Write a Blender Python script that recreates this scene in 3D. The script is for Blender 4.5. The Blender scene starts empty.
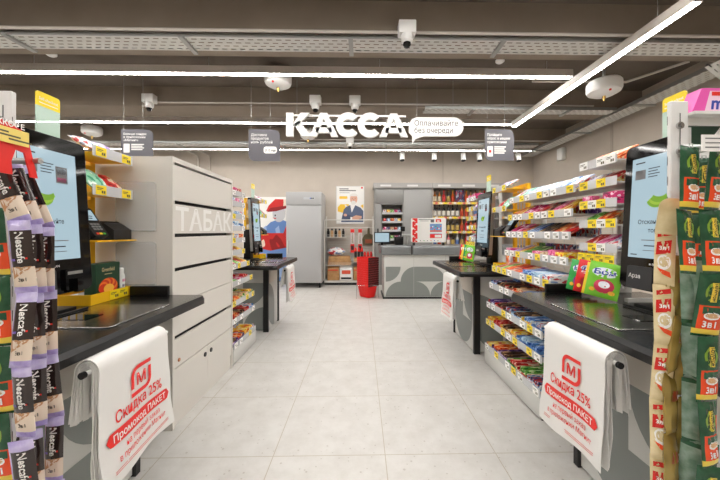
import bpy, bmesh, math, random
from mathutils import Vector, Matrix
random.seed(7)
PI = math.pi
scn = bpy.context.scene
C = scn.collection

# ---------------------------------------------------------------- camera, light, exposure
H = 1.206                        # camera height
FPX, PX, PY = 311.0, 367.2, 231.0   # focal length and principal point in pixels
YAW = 0.02
cam = bpy.data.objects.new('camera', bpy.data.cameras.new('camera'))
C.objects.link(cam)
cam.location = (0, 0, H)
cam.rotation_euler = (PI/2, 0, -YAW)
cam.data.sensor_width = 36.0
cam.data.lens = FPX/720*36
cam.data.shift_x = -(PX-360)/720
cam.data.shift_y = (PY-240)/720
cam.data.clip_start = 0.05
scn.camera = cam

world = bpy.data.worlds.new('world')
scn.world = world
world.use_nodes = True
world.node_tree.nodes['Background'].inputs[0].default_value = (1, 0.97, 0.93, 1)
world.node_tree.nodes['Background'].inputs[1].default_value = 0.3

vs = scn.view_settings
vs.view_transform = 'Standard'
vs.look = 'None'
vs.gamma = 1.0
vs.use_curve_mapping = False
vs.exposure = 0.5
LED_STRENGTH = 40.0
scn.cycles.use_denoising = True
scn.cycles.max_bounces = 8
scn.cycles.transparent_max_bounces = 12
scn.cycles.sample_clamp_indirect = 6.0

# ---------------------------------------------------------------- helpers
def W(u, v, Y):
    """a photo pixel and a depth -> a point of the room"""
    a = (u-PX)/FPX
    dx = math.sin(YAW) + a*math.cos(YAW)
    dy = math.cos(YAW) - a*math.sin(YAW)
    t = Y/dy
    return Vector((t*dx, Y, H + t*(PY-v)/FPX))

def lin(c):
    return tuple((x/12.92 if x <= 0.04045 else ((x+0.055)/1.055)**2.4) for x in [k/255 for k in c])

MATS = {}
def M(name, rgb, rough=0.5, metal=0.0, emit=0.0, alpha=1.0, trans=0.0, spec=0.5, coat=0.0):
    if name in MATS: return MATS[name]
    m = bpy.data.materials.new(name); m.use_nodes = True
    b = m.node_tree.nodes['Principled BSDF']
    c = lin(rgb)+(1,)
    b.inputs['Base Color'].default_value = c
    b.inputs['Roughness'].default_value = rough
    b.inputs['Metallic'].default_value = metal
    b.inputs['Specular IOR Level'].default_value = spec
    if coat: b.inputs['Coat Weight'].default_value = coat; b.inputs['Coat Roughness'].default_value = 0.05
    if emit:
        b.inputs['Emission Color'].default_value = c
        b.inputs['Emission Strength'].default_value = emit
    b.inputs['Alpha'].default_value = alpha
    if trans: b.inputs['Transmission Weight'].default_value = trans
    MATS[name] = m
    return m

def nodes(m):
    nt = m.node_tree
    return nt, nt.nodes, nt.links, nt.nodes['Principled BSDF']

def M_noise(name, rgb1, rgb2, scale=5, rough=0.6, detail=4, metal=0.0, lo=0.35, hi=0.65, bump=0.0, stretch=(1, 1, 1), rough2=None):
    if name in MATS: return MATS[name]
    m = M(name, rgb1, rough, metal)
    nt, N, L, b = nodes(m)
    tc = N.new('ShaderNodeTexCoord'); mp = N.new('ShaderNodeMapping'); mp.inputs['Scale'].default_value = stretch
    no = N.new('ShaderNodeTexNoise'); no.inputs['Scale'].default_value = scale; no.inputs['Detail'].default_value = detail
    cr = N.new('ShaderNodeValToRGB')
    cr.color_ramp.elements[0].position = lo; cr.color_ramp.elements[0].color = lin(rgb1)+(1,)
    cr.color_ramp.elements[1].position = hi; cr.color_ramp.elements[1].color = lin(rgb2)+(1,)
    L.new(tc.outputs['Object'], mp.inputs['Vector']); L.new(mp.outputs[0], no.inputs['Vector'])
    L.new(no.outputs['Fac'], cr.inputs['Fac']); L.new(cr.outputs[0], b.inputs['Base Color'])
    if rough2 is not None:
        mr = N.new('ShaderNodeMapRange'); mr.inputs['To Min'].default_value = rough; mr.inputs['To Max'].default_value = rough2
        L.new(no.outputs['Fac'], mr.inputs['Value']); L.new(mr.outputs[0], b.inputs['Roughness'])
    if bump:
        bp = N.new('ShaderNodeBump'); bp.inputs['Strength'].default_value = bump; bp.inputs['Distance'].default_value = 0.01
        L.new(no.outputs['Fac'], bp.inputs['Height']); L.new(bp.outputs[0], b.inputs['Normal'])
    return m

def M_print(name, c1, c2, c3, scale=3.0, rough=0.35):
    """printed wrapper: patches of three inks"""
    if name in MATS: return MATS[name]
    m = M(name, c1, rough)
    nt, N, L, b = nodes(m)
    tc = N.new('ShaderNodeTexCoord')
    oi = N.new('ShaderNodeObjectInfo')
    no = N.new('ShaderNodeTexNoise'); no.noise_dimensions = '4D'
    no.inputs['Scale'].default_value = scale; no.inputs['Detail'].default_value = 1.5
    sc = N.new('ShaderNodeMath'); sc.operation = 'MULTIPLY'; sc.inputs[1].default_value = 20
    L.new(oi.outputs['Random'], sc.inputs[0]); L.new(sc.outputs[0], no.inputs['W'])
    cr = N.new('ShaderNodeValToRGB'); cr.color_ramp.interpolation = 'CONSTANT'
    e = cr.color_ramp.elements
    e[0].position = 0; e[0].color = lin(c2)+(1,)
    e[1].position = 0.42; e[1].color = lin(c1)+(1,)
    x = e.new(0.56); x.color = lin(c3)+(1,)
    x = e.new(0.66); x.color = lin(c1)+(1,)
    L.new(tc.outputs['Generated'], no.inputs['Vector']); L.new(no.outputs['Fac'], cr.inputs['Fac'])
    L.new(cr.outputs[0], b.inputs['Base Color'])
    return m

def newbm(): return bmesh.new()

def _mark(bm, n0, mi):
    bm.faces.ensure_lookup_table()
    for f in bm.faces[n0:]: f.material_index = mi

def bx(bm, x0, x1, y0, y1, z0, z1, mi=0, bev=0, seg=2):
    x0, x1 = min(x0, x1), max(x0, x1); y0, y1 = min(y0, y1), max(y0, y1); z0, z1 = min(z0, z1), max(z0, z1)
    mat = Matrix.Translation(((x0+x1)/2, (y0+y1)/2, (z0+z1)/2)) @ Matrix.Diagonal((x1-x0, y1-y0, z1-z0, 1))
    if not bev:
        n0 = len(bm.faces)
        bmesh.ops.create_cube(bm, size=1, matrix=mat)
        _mark(bm, n0, mi)
        return
    tb = bmesh.new()
    bmesh.ops.create_cube(tb, size=1, matrix=mat)
    bmesh.ops.bevel(tb, geom=tb.edges[:], offset=bev, segments=seg, affect='EDGES', profile=0.5)
    vm = {v: bm.verts.new(v.co) for v in tb.verts}
    for f in tb.faces:
        g = bm.faces.new([vm[v] for v in f.verts]); g.material_index = mi
    tb.free()

def cyl(bm, p0, p1, r0, r1=None, n=14, mi=0, caps=True):
    p0, p1 = Vector(p0), Vector(p1); d = p1-p0
    if r1 is None: r1 = r0
    n0 = len(bm.faces)
    q = d.to_track_quat('Z', 'Y').to_matrix().to_4x4()
    bmesh.ops.create_cone(bm, cap_ends=caps, segments=n, radius1=r0, radius2=r1, depth=d.length,
                          matrix=Matrix.Translation((p0+p1)/2) @ q)
    _mark(bm, n0, mi)

def tube(bm, pts, r, n=8, mi=0):
    pts = [Vector(p) for p in pts]
    n0 = len(bm.faces); rings = []
    for i, p in enumerate(pts):
        a = pts[max(i-1, 0)]; b = pts[min(i+1, len(pts)-1)]
        q = (b-a).to_track_quat('Z', 'Y')
        rings.append([bm.verts.new(p + q @ Vector((r*math.cos(2*PI*k/n), r*math.sin(2*PI*k/n), 0))) for k in range(n)])
    for A, B in zip(rings, rings[1:]):
        for k in range(n): bm.faces.new((A[k], A[(k+1) % n], B[(k+1) % n], B[k]))
    bm.faces.new(rings[0][::-1]); bm.faces.new(rings[-1])
    _mark(bm, n0, mi)

def lathe(bm, prof, c=(0, 0, 0), n=16, mi=0, axis='Z'):
    """prof: (radius, height[, material])"""
    c = Vector(c); rings = []
    for p in prof:
        r, z = max(p[0], 1e-4), p[1]
        ring = []
        for k in range(n):
            a = 2*PI*k/n
            v = Vector((r*math.cos(a), r*math.sin(a), z))
            if axis == 'X': v = Vector((v.z, v.x, v.y))
            ring.append(bm.verts.new(c+v))
        rings.append(ring)
    for i, (A, B) in enumerate(zip(rings, rings[1:])):
        m_ = prof[i][2] if len(prof[i]) > 2 else mi
        for k in range(n):
            f = bm.faces.new((A[k], A[(k+1) % n], B[(k+1) % n], B[k])); f.material_index = m_
    f = bm.faces.new(rings[0][::-1]); f.material_index = prof[0][2] if len(prof[0]) > 2 else mi
    f = bm.faces.new(rings[-1]); f.material_index = prof[-1][2] if len(prof[-1]) > 2 else mi

def prism(bm, pts, o, ux, uy, d, mi=0):
    """2-D outline extruded along ux x uy by d"""
    o, ux, uy = Vector(o), Vector(ux), Vector(uy); n = ux.cross(uy).normalized()
    n0 = len(bm.faces)
    A = [bm.verts.new(o+ux*p[0]+uy*p[1]) for p in pts]
    if d == 0:
        bm.faces.new(A)
    else:
        B = [bm.verts.new(v.co+n*d) for v in A]
        bm.faces.new(A[::-1]); bm.faces.new(B)
        k = len(A)
        for i in range(k): bm.faces.new((A[i], A[(i+1) % k], B[(i+1) % k], B[i]))
    _mark(bm, n0, mi)

def flat(bm, pts, o, ux, uy, mi=0): prism(bm, pts, o, ux, uy, 0, mi)

def rect(x0, y0, x1, y1): return [(x0, y0), (x1, y0), (x1, y1), (x0, y1)]
def rrect(x0, y0, x1, y1, r, n=5, corners=(1, 1, 1, 1)):
    pts = []
    for (cx, cy, a, on) in ((x0+r, y0+r, PI, corners[0]), (x1-r, y0+r, 1.5*PI, corners[1]), (x1-r, y1-r, 0, corners[2]), (x0+r, y1-r, .5*PI, corners[3])):
        if on:
            for k in range(n+1):
                t = a+k/n*PI/2; pts.append((cx+r*math.cos(t), cy+r*math.sin(t)))
        else:
            pts.append((cx+(r if math.cos(a+.1)*1 > 0 and a in (0, 1.5*PI) else -r), cy+(r if a in (0, .5*PI) else -r)))
    return pts
def ell(cx, cy, rx, ry, n=24, a0=0, a1=2*PI):
    full = abs(a1-a0-2*PI) < 1e-6
    return [(cx+rx*math.cos(a0+(a1-a0)*k/(n if full else n-1)), cy+ry*math.sin(a0+(a1-a0)*k/(n if full else n-1))) for k in range(n)]

TXT = {}
def text_geo(s, bold, extrude):
    key = (s, bold, extrude)
    if key in TXT: return TXT[key]
    cu = bpy.data.curves.new('text', 'FONT'); cu.body = s; cu.size = 1.0; cu.offset = bold; cu.extrude = extrude
    cu.resolution_u = 3
    ob = bpy.data.objects.new('text', cu); C.objects.link(ob)
    dg = bpy.context.evaluated_depsgraph_get()
    me = bpy.data.meshes.new_from_object(ob.evaluated_get(dg))
    vs_ = [v.co.copy() for v in me.vertices]; fs = [tuple(p.vertices) for p in me.polygons]
    bpy.data.objects.remove(ob); bpy.data.curves.remove(cu); bpy.data.meshes.remove(me)
    TXT[key] = (vs_, fs)
    return TXT[key]

def text(bm, s, size, o, ux, uy, mi=0, align='L', bold=0.0, extrude=0.0, width=None, warp=None):
    vs_, fs = text_geo(s, bold, extrude/size if size else 0)
    if not vs_: return
    o, ux, uy = Vector(o), Vector(ux), Vector(uy); n = ux.cross(uy).normalized()
    x0 = min(v.x for v in vs_); x1 = max(v.x for v in vs_)
    kx = size
    if width: kx = width/(x1-x0)
    off = {'L': -x0, 'C': -(x0+x1)/2, 'R': -x1}[align]
    V = []
    for v in vs_:
        p = o + ux*((v.x+off)*kx) + uy*(v.y*size) + n*(v.z*size)
        if warp: p = warp(p)
        V.append(bm.verts.new(p))
    for f in fs:
        try:
            g = bm.faces.new([V[i] for i in f]); g.material_index = mi
        except ValueError: pass

def mesh(name, bm, mats, smooth=True, fixn=False):
    if fixn: bmesh.ops.recalc_face_normals(bm, faces=bm.faces)
    me = bpy.data.meshes.new(name); bm.to_mesh(me); bm.free()
    for m in (mats if isinstance(mats, (list, tuple)) else [mats]): me.materials.append(m)
    if smooth:
        me.polygons.foreach_set('use_smooth', [True]*len(me.polygons))
        try: me.set_sharp_from_angle(angle=math.radians(35))
        except Exception: pass
    return me

def link(name, me, parent=None, loc=(0, 0, 0), rot=(0, 0, 0)):
    o = bpy.data.objects.new(name, me); C.objects.link(o)
    o.location = loc; o.rotation_euler = rot
    if parent is not None: o.parent = parent
    return o

def obj(name, bm, mats, parent=None, loc=(0, 0, 0), rot=(0, 0, 0), smooth=True, fixn=False):
    return link(name, mesh(name, bm, mats, smooth, fixn), parent, loc, rot)

def tag(o, label, cat, group=None, kind=None):
    o['label'] = label; o['category'] = cat
    if group: o['group'] = group
    if kind: o['kind'] = kind
    return o

def thing(name, label, cat, loc=(0, 0, 0), rot=(0, 0, 0), group=None):
    return tag(link(name, None, None, loc, rot), label, cat, group)

def part(name, bm, mats, parent, smooth=True, fixn=False):
    """geometry given in room coordinates, parented to an unrotated thing"""
    p = parent; off = Vector((0, 0, 0))
    while p is not None: off += p.location; p = p.parent
    bmesh.ops.translate(bm, verts=bm.verts, vec=-off)
    return obj(name, bm, mats, parent, smooth=smooth, fixn=fixn)

def struct(name, bm, mats, smooth=False, label=None, cat=None):
    o = obj(name, bm, mats, smooth=smooth); o['kind'] = 'structure'
    if label: o['label'] = label; o['category'] = cat
    return o

ORD = ['first', 'second', 'third', 'fourth', 'fifth', 'sixth', 'seventh', 'eighth', 'ninth', 'tenth', 'eleventh', 'twelfth', 'thirteenth', 'fourteenth', 'fifteenth', 'sixteenth']

# ---------------------------------------------------------------- materials
white = M('white_paint', (236, 235, 232), 0.45)
plastic_white = M('white_plastic', (240, 240, 238), 0.35)
black = M('black_plastic', (9, 9, 10), 0.38, spec=0.35)
gloss_black = M('gloss_black', (5, 5, 6), 0.06)
dark_grey = M('dark_grey', (44, 45, 47), 0.45)
mid_grey = M('mid_grey', (138, 141, 141), 0.45)
sign_grey = M('sign_grey', (96, 95, 101), 0.5)
light_grey = M('light_grey', (205, 205, 201), 0.45)
warm_grey = M('warm_grey_cabinet', (217, 213, 206), 0.4)
panel_dark = M('petal_grey', (132, 137, 134), 0.45)
panel_light = M('panel_pale', (204, 204, 200), 0.45)
steel = M_noise('brushed_steel', (92, 91, 90), (106, 105, 103), 14, 0.2, 3, 1.0, stretch=(50, 1, 50), rough2=0.28)
steel_bright = M_noise('bright_steel', (150, 149, 146), (172, 170, 167), 8, 0.16, 3, 1.0, stretch=(40, 1, 40), rough2=0.26)
chrome = M('chrome', (205, 205, 205), 0.18, 1.0)
zinc = M('zinc', (178, 180, 178), 0.38, 0.85)
red = M('signal_red', (232, 38, 30), 0.4)
deep_red = M('deep_red', (196, 24, 22), 0.4)
yellow = M('price_yellow', (250, 222, 30), 0.45)
stand_yellow = M('stand_yellow', (240, 186, 18), 0.42)
ink = M('ink', (30, 30, 32), 0.6)
ink_grey = M('ink_grey', (110, 110, 112), 0.6)
paper = M('paper_white', (244, 243, 240), 0.6)
bag_white = M('film_white', (228, 227, 224), 0.42)
clear = M('clear_plastic', (225, 228, 230), 0.12, alpha=0.28)
lip_clear = M('lip_plastic', (222, 224, 226), 0.2, alpha=0.75)
mint = M('mint_acrylic', (214, 240, 226), 0.25, alpha=0.8)
kraft = M_noise('kraft', (176, 132, 84), (193, 150, 100), 12, 0.7)
green = M('bright_green', (70, 178, 60), 0.4)
dark_green = M('dark_green', (22, 62, 40), 0.35)
orange = M('orange', (240, 110, 30), 0.4)
blue = M('blue', (50, 100, 190), 0.4)
# ---------------------------------------------------------------- room shell
XR, XL, YB, YF, ZC = 4.16, -9.2, 7.42, -3.2, 3.28
def floor_mat():
    m = M('floor_tile', (226, 223, 218), 0.42)
    nt, N, L, b = nodes(m)
    tc = N.new('ShaderNodeTexCoord'); sp = N.new('ShaderNodeSeparateXYZ'); L.new(tc.outputs['Object'], sp.inputs[0])
    def joint(out, off):
        a = N.new('ShaderNodeMath'); a.operation = 'ADD'; a.inputs[1].default_value = off; L.new(out, a.inputs[0])
        p = N.new('ShaderNodeMath'); p.operation = 'PINGPONG'; p.inputs[1].default_value = 0.3; L.new(a.outputs[0], p.inputs[0])
        c = N.new('ShaderNodeMath'); c.operation = 'LESS_THAN'; c.inputs[1].default_value = 0.0022; L.new(p.outputs[0], c.inputs[0])
        return c.outputs[0]
    mx = N.new('ShaderNodeMath'); mx.operation = 'MAXIMUM'
    L.new(joint(sp.outputs['X'], 12-0.13), mx.inputs[0]); L.new(joint(sp.outputs['Y'], 12-1.674), mx.inputs[1])
    n1 = N.new('ShaderNodeTexNoise'); n1.inputs['Scale'].default_value = 7; n1.inputs['Detail'].default_value = 8; n1.inputs['Roughness'].default_value = 0.7
    L.new(tc.outputs['Object'], n1.inputs['Vector'])
    cr = N.new('ShaderNodeValToRGB')
    cr.color_ramp.elements[0].position = 0.3; cr.color_ramp.elements[0].color = lin((192, 189, 184))+(1,)
    cr.color_ramp.elements[1].position = 0.62; cr.color_ramp.elements[1].color = lin((206, 204, 200))+(1,)
    L.new(n1.outputs['Fac'], cr.inputs['Fac'])
    vo = N.new('ShaderNodeTexVoronoi'); vo.inputs['Scale'].default_value = 26; L.new(tc.outputs['Object'], vo.inputs['Vector'])
    n2 = N.new('ShaderNodeTexNoise'); n2.inputs['Scale'].default_value = 13; L.new(tc.outputs['Object'], n2.inputs['Vector'])
    th = N.new('ShaderNodeMath'); th.operation = 'MULTIPLY_ADD'; th.inputs[1].default_value = 0.42; th.inputs[2].default_value = -0.105
    L.new(n2.outputs['Fac'], th.inputs[0])
    lt = N.new('ShaderNodeMath'); lt.operation = 'LESS_THAN'; L.new(vo.outputs['Distance'], lt.inputs[0]); L.new(th.outputs[0], lt.inputs[1])
    m1 = N.new('ShaderNodeMix'); m1.data_type = 'RGBA'; m1.inputs[7].default_value = lin((160, 153, 143))+(1,)
    f = N.new('ShaderNodeMath'); f.operation = 'MULTIPLY'; f.inputs[1].default_value = 0.6; L.new(lt.outputs[0], f.inputs[0])
    L.new(f.outputs[0], m1.inputs[0]); L.new(cr.outputs[0], m1.inputs[6])
    m2 = N.new('ShaderNodeMix'); m2.data_type = 'RGBA'; m2.inputs[7].default_value = lin((172, 163, 146))+(1,)
    L.new(mx.outputs[0], m2.inputs[0]); L.new(m1.outputs[2], m2.inputs[6]); L.new(m2.outputs[2], b.inputs['Base Color'])
    return m

bm = newbm(); bx(bm, XL-.2, XR+.2, YF-.2, YB+.2, -0.1, 0); struct('floor', bm, floor_mat())
wall_m = M_noise('wall_beige', (196, 186, 174), (202, 192, 180), 3, 0.75)
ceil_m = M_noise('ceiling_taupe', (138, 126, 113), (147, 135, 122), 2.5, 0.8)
dark_m = M('ceiling_dark', (58, 52, 47), 0.8)
bm = newbm(); bx(bm, XL-.2, XR+.2, YB, YB+.2, 0, ZC+.2); struct('wall_back', bm, wall_m)
bm = newbm(); bx(bm, XR, XR+.2, YF, YB, 0, ZC+.2); struct('wall_right', bm, wall_m)
bm = newbm(); bx(bm, XL-.2, XL, YF, YB, 0, ZC+.2); struct('wall_left', bm, wall_m)
bm = newbm(); bx(bm, XL-.2, XR+.2, YF-.2, YF, 0, ZC+.2); struct('wall_front', bm, wall_m)
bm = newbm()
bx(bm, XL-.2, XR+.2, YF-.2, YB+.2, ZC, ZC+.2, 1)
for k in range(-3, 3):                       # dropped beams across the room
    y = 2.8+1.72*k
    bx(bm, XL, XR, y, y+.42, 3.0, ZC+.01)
struct('ceiling', bm, [ceil_m, M_noise('ceiling_slab_shaded', (104, 94, 84), (114, 104, 93), 2.5, 0.85)])  # slab has the beams' paint; shade between beams is put into its darker tone
bm = newbm(); bx(bm, XL, XR, YB-.012, YB, 0, 0.08); struct('baseboard_back', bm, mid_grey)
bm = newbm(); bx(bm, XR-.012, XR, YF, YB-.012, 0, 0.08); struct('baseboard_right', bm, mid_grey)
# vertical panel joints and wiring trunks on the back wall
seam_m = M('wall_seam', (188, 178, 166), 0.7)
bm = newbm(); bx(bm, 1.94, 1.985, YB-.012, YB, 0.08, 3.1); struct('trim_1', bm, seam_m)
bm = newbm(); bx(bm, XR-.012, XR, 5.05, 5.10, 0.08, 2.97); struct('trim_2', bm, seam_m)
bm = newbm()
for u in (198, 210):
    p = W(u, 160, YB-.025)
    tube(bm, [(p.x-.3, p.y, 3.12), (p.x-.03, p.y, 2.98), (p.x, p.y, 2.94), (p.x, p.y, 0.1)], 0.018)
tag(obj('conduit_pipe', bm, M('conduit', (222, 217, 208), .5)), 'pair of pale conduits running down the beige back wall', 'pipe')

# ---------------------------------------------------------------- ceiling lights
housing_m = M('lamp_housing', (206, 198, 190), 0.5)
led_m = bpy.data.materials.new('led_diffuser'); led_m.use_nodes = True
b = led_m.node_tree.nodes['Principled BSDF']
b.inputs['Base Color'].default_value = (0.9, 0.9, 0.9, 1)
b.inputs['Emission Color'].default_value = (1.0, 0.965, 0.925, 1); b.inputs['Emission Strength'].default_value = LED_STRENGTH

def linear_light(label, p0, p1, z, w=0.075, h=0.075):
    """a lamp from p0 to p1 (x, y), underside at z"""
    along_x = abs(p1[0]-p0[0]) > abs(p1[1]-p0[1])
    cx, cy = (p0[0]+p1[0])/2, (p0[1]+p1[1])/2
    t = thing('linear_light', label, 'ceiling light', (cx, cy, z+h))
    def seg(bm, a, b_, e0, e1, z0, z1, mi=0):
        if along_x: bx(bm, a, b_, cy+e0, cy+e1, z0, z1, mi)
        else: bx(bm, cx+e0, cx+e1, a, b_, z0, z1, mi)
    a, b_ = (p0[0], p1[0]) if along_x else (p0[1], p1[1])
    bm = newbm(); seg(bm, a, b_, -w/2, w/2, z+.014, z+h); seg(bm, a+.0041, b_-.0041, -w/2, -w/2+.012, z, z+.0139); seg(bm, a+.0041, b_-.0041, w/2-.012, w/2, z, z+.0139)
    seg(bm, a, a+.004, -w/2, w/2, z, z+.0139); seg(bm, b_-.004, b_, -w/2, w/2, z, z+.0139)
    part('housing', bm, housing_m, t, smooth=False)
    bm = newbm(); seg(bm, a+.005, b_-.005, -w/2+.0121, w/2-.0121, z-.002, z+.0138)
    part('diffuser', bm, led_m, t, smooth=False)
    n = max(2, int((b_-a)/1.5))
    for k in range(n):
        q = a+.3+(b_-a-.6)*k/(n-1)
        bm = newbm()
        p = (q, cy) if along_x else (cx, q)
        top = ZC
        yy = p[1]
        for j in range(-3, 3):
            if 2.8+1.72*j-.01 < yy < 2.8+1.72*j+.43: top = 3.0
        cyl(bm, (p[0], p[1], z+h), (p[0], p[1], top-.001), 0.003, n=6)
        part('suspension_wire', bm, zinc, t)

def xat(u, y): return W(u, 231, y).x
linear_light('long white ceiling lamp crossing in front of the hanging letters, first of three', (-6.2, 3.75), (xat(571, 3.75), 3.75), 3.08, .08, .085)
linear_light('long white ceiling lamp crossing behind the hanging letters, second of three', (-8.2, 5.45), (xat(515, 5.45), 5.45), 3.085, .08, .085)
linear_light('white ceiling lamp strip nearest the back wall above the track spotlights', (-8.8, 6.72), (xat(531, 6.72), 6.72), 2.955, .05, .05)
linear_light('diagonal looking white lamp strip running lengthwise beside the long wall tray', (2.40, 2.17), (2.40, 4.84), 2.84, .08, .075)
linear_light('second lengthwise lamp strip continuing towards the entrance', (2.40, -0.9), (2.40, 2.06), 2.84, .08, .075)
linear_light('cross lamp strip above the sachet racks', (-6.2, 1.95), (2.3, 1.95), 3.085, .08, .08)
linear_light('cross lamp strip behind the sachet racks', (-6.2, 0.2), (2.3, 0.2), 3.085, .08, .08)
linear_light('cross lamp strip by the entrance wall', (-6.2, -1.6), (2.3, -1.6), 3.085, .08, .08)
bm = newbm(); cyl(bm, (2.40, 2.07, 2.878), (2.40, 2.16, 2.878), .04, n=18)
tag(obj('lamp_connector', bm, chrome), 'round metal connector at the near end of the lengthwise lamp strip', 'connector')

# track with spotlights at the back
TY, TZ = 7.0, 2.99
t = thing('light_track', 'slim pale lighting track below the last beam near back wall', 'track', (0, TY, TZ))
bm = newbm(); bx(bm, -6, xat(541, TY), TY-.02, TY+.02, TZ, TZ+.035); part('rail', bm, housing_m, t)
for k in range(5):
    bm = newbm(); x = -5.5+k*2; cyl(bm, (x, TY, TZ+.035), (x, TY, ZC-.001), .004, n=6); part('suspension_wire', bm, zinc, t)
for k, (u, w_) in enumerate(((402, 'below the speech bubble'), (434, 'below the end of the speech bubble'), (463, 'between the speech bubble and the survey sign'), (479, 'just before the survey sign'), (518, 'just past the survey sign'))):
    x = xat(u, TY)
    t = thing('spotlight', 'small white track spotlight '+w_, 'spotlight', (x, TY, TZ), group='track spotlights')
    bm = newbm(); bx(bm, x-.02, x+.02, TY-.016, TY+.016, TZ-.03, TZ-.0005); part('adapter', bm, plastic_white, t)
    bm = newbm(); cyl(bm, (x, TY, TZ-.03), (x, TY-.035, TZ-.19), .056, n=18); part('lamp_head', bm, plastic_white, t)
    bm = newbm(); cyl(bm, (x, TY-.0352, TZ-.1905), (x, TY-.0385, TZ-.203), .05, n=18); part('lens', bm, dark_grey, t)

# ---------------------------------------------------------------- cable trays
def tray_mat():
    m = M('perforated_zinc', (224, 224, 220), 0.45, 0.2)
    nt, N, L, b = nodes(m)
    tc = N.new('ShaderNodeTexCoord')
    br = N.new('ShaderNodeTexBrick'); br.offset = 0.5; br.inputs['Scale'].default_value = 1.0
    br.inputs['Color1'].default_value = (1, 1, 1, 1); br.inputs['Color2'].default_value = (1, 1, 1, 1); br.inputs['Mortar'].default_value = (0, 0, 0, 1)
    br.inputs['Brick Width'].default_value = 0.085; br.inputs['Row Height'].default_value = 0.05; br.inputs['Mortar Size'].default_value = 0.016; br.inputs['Mortar Smooth'].default_value = 0
    # narrow slots: use the brick cells shrunk by a wide mortar
    br.inputs['Mortar Size'].default_value = 0.0175
    L.new(tc.outputs['UV'], br.inputs['Vector'])
    inv = N.new('ShaderNodeMath'); inv.operation = 'SUBTRACT'; inv.inputs[0].default_value = 1.0
    L.new(br.outputs['Color'], inv.inputs[1]); L.new(inv.outputs[0], b.inputs['Alpha'])
    return m
tray_m = tray_mat()
def planar_uv(me, fn):
    uv = me.uv_layers.new(name='UVMap')
    for l in me.loops: uv.data[l.index].uv = fn(me.vertices[l.vertex_index].co)

def cable_tray(label, along, a, b_, c0, c1, z, hside=0.05, n_br=4, posts=()):
    """along 'X' or 'Y'; from a to b_; across c0..c1; floor of the tray at z"""
    mid = ((a+b_)/2, (c0+c1)/2)
    t = thing('cable_tray', label, 'cable tray', (mid[0], mid[1], z) if along == 'X' else (mid[1], mid[0], z))
    bm = newbm()
    def B(p0, p1, q0, q1, z0, z1):
        if along == 'X': bx(bm, p0, p1, q0, q1, z0, z1)
        else: bx(bm, q0, q1, p0, p1, z0, z1)
    B(a, b_, c0, c1, z, z+.0015)
    o = part('perforated_floor', bm, tray_m, t, smooth=False)
    planar_uv(o.data, (lambda c: (c.x, c.y)) if along == 'X' else (lambda c: (c.y, c.x)))
    for q in (c0, c1-.002):
        bm = newbm(); B(a, b_, q, q+.002, z+.002, z+hside); part('side_rail', bm, zinc, t, smooth=False)
    for k in range(n_br):
        p = posts[k] if posts else a+(b_-a)*(k+.5)/n_br
        bm = newbm(); B(p-.02, p+.02, c0-.03, c1+.03, z-.022, z-.0005); part('bracket', bm, zinc, t, smooth=False)
    return t
bY0, bY1 = 2.82, 3.03
cable_tray('wide perforated metal cable tray crossing the ceiling nearest the camera', 'X', -5.2, 3.70, bY0, bY1, 2.945, .04, 4, (xat(17, 2.9), xat(187, 2.9), xat(351, 2.9), xat(499, 2.9)))
cable_tray('narrow perforated cable tray crossing the ceiling beyond the speech bubble', 'X', xat(424, 4.5), min(xat(622, 4.5), 3.70), 4.42, 4.60, 2.95, .04, 2)
cable_tray('long perforated cable tray running lengthwise along the beige side wall', 'Y', 1.2, 7.2, 3.75, 4.02, 2.945, .05, 5)
cable_tray('dark cable tray crossing close to the back wall', 'X', -8.8, 3.6, 6.24, 6.44, 2.94, .05, 6)
t = thing('tray_corner', 'short perforated tray piece tilted at the tray corner overhead', 'cable tray', (3.72, 3.0, 2.8), (0, math.radians(38), 0))
bm = newbm(); bx(bm, -.18, .18, -.17, .17, 0, .002); o = obj('perforated_floor', bm, tray_m, t, smooth=False); planar_uv(o.data, lambda c: (c.x, c.y))
bm = newbm(); bx(bm, -.18, .18, -.17, -.168, .002, .05); obj('side_rail', bm, zinc, t, smooth=False)
bm = newbm(); bx(bm, -.18, .18, .168, .17, .002, .05); obj('side_rail', bm, zinc, t, smooth=False)

# ---------------------------------------------------------------- pipes under the ceiling
pipe_m = M('pipe_pale', (206, 200, 192), .5)
def pipe(label, pts, r=.012):
    bm = newbm(); tube(bm, pts, r, 8); tag(obj('conduit_pipe', bm, pipe_m), label, 'pipe')
pipe('thin pale pipe across the nearest ceiling beam', [(-5.2, 2.78, 2.985), (3.7, 2.78, 2.985)], .014)
pipe('thin pale pipe across the second ceiling beam carrying the dome cameras', [(xat(152, 4.48), 4.48, 3.035), (3.4, 4.48, 3.035)], .012)
pipe('pale bent pipe near the ceiling before the side wall', [(2.2, 3.95, 3.13), (3.42, 3.95, 3.13), (3.72, 3.45, 3.13)], .016)
pipe('thin pale pipe across the third ceiling beam', [(-1.2, 6.19, 3.02), (3.9, 6.19, 3.02)], .011)

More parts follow.
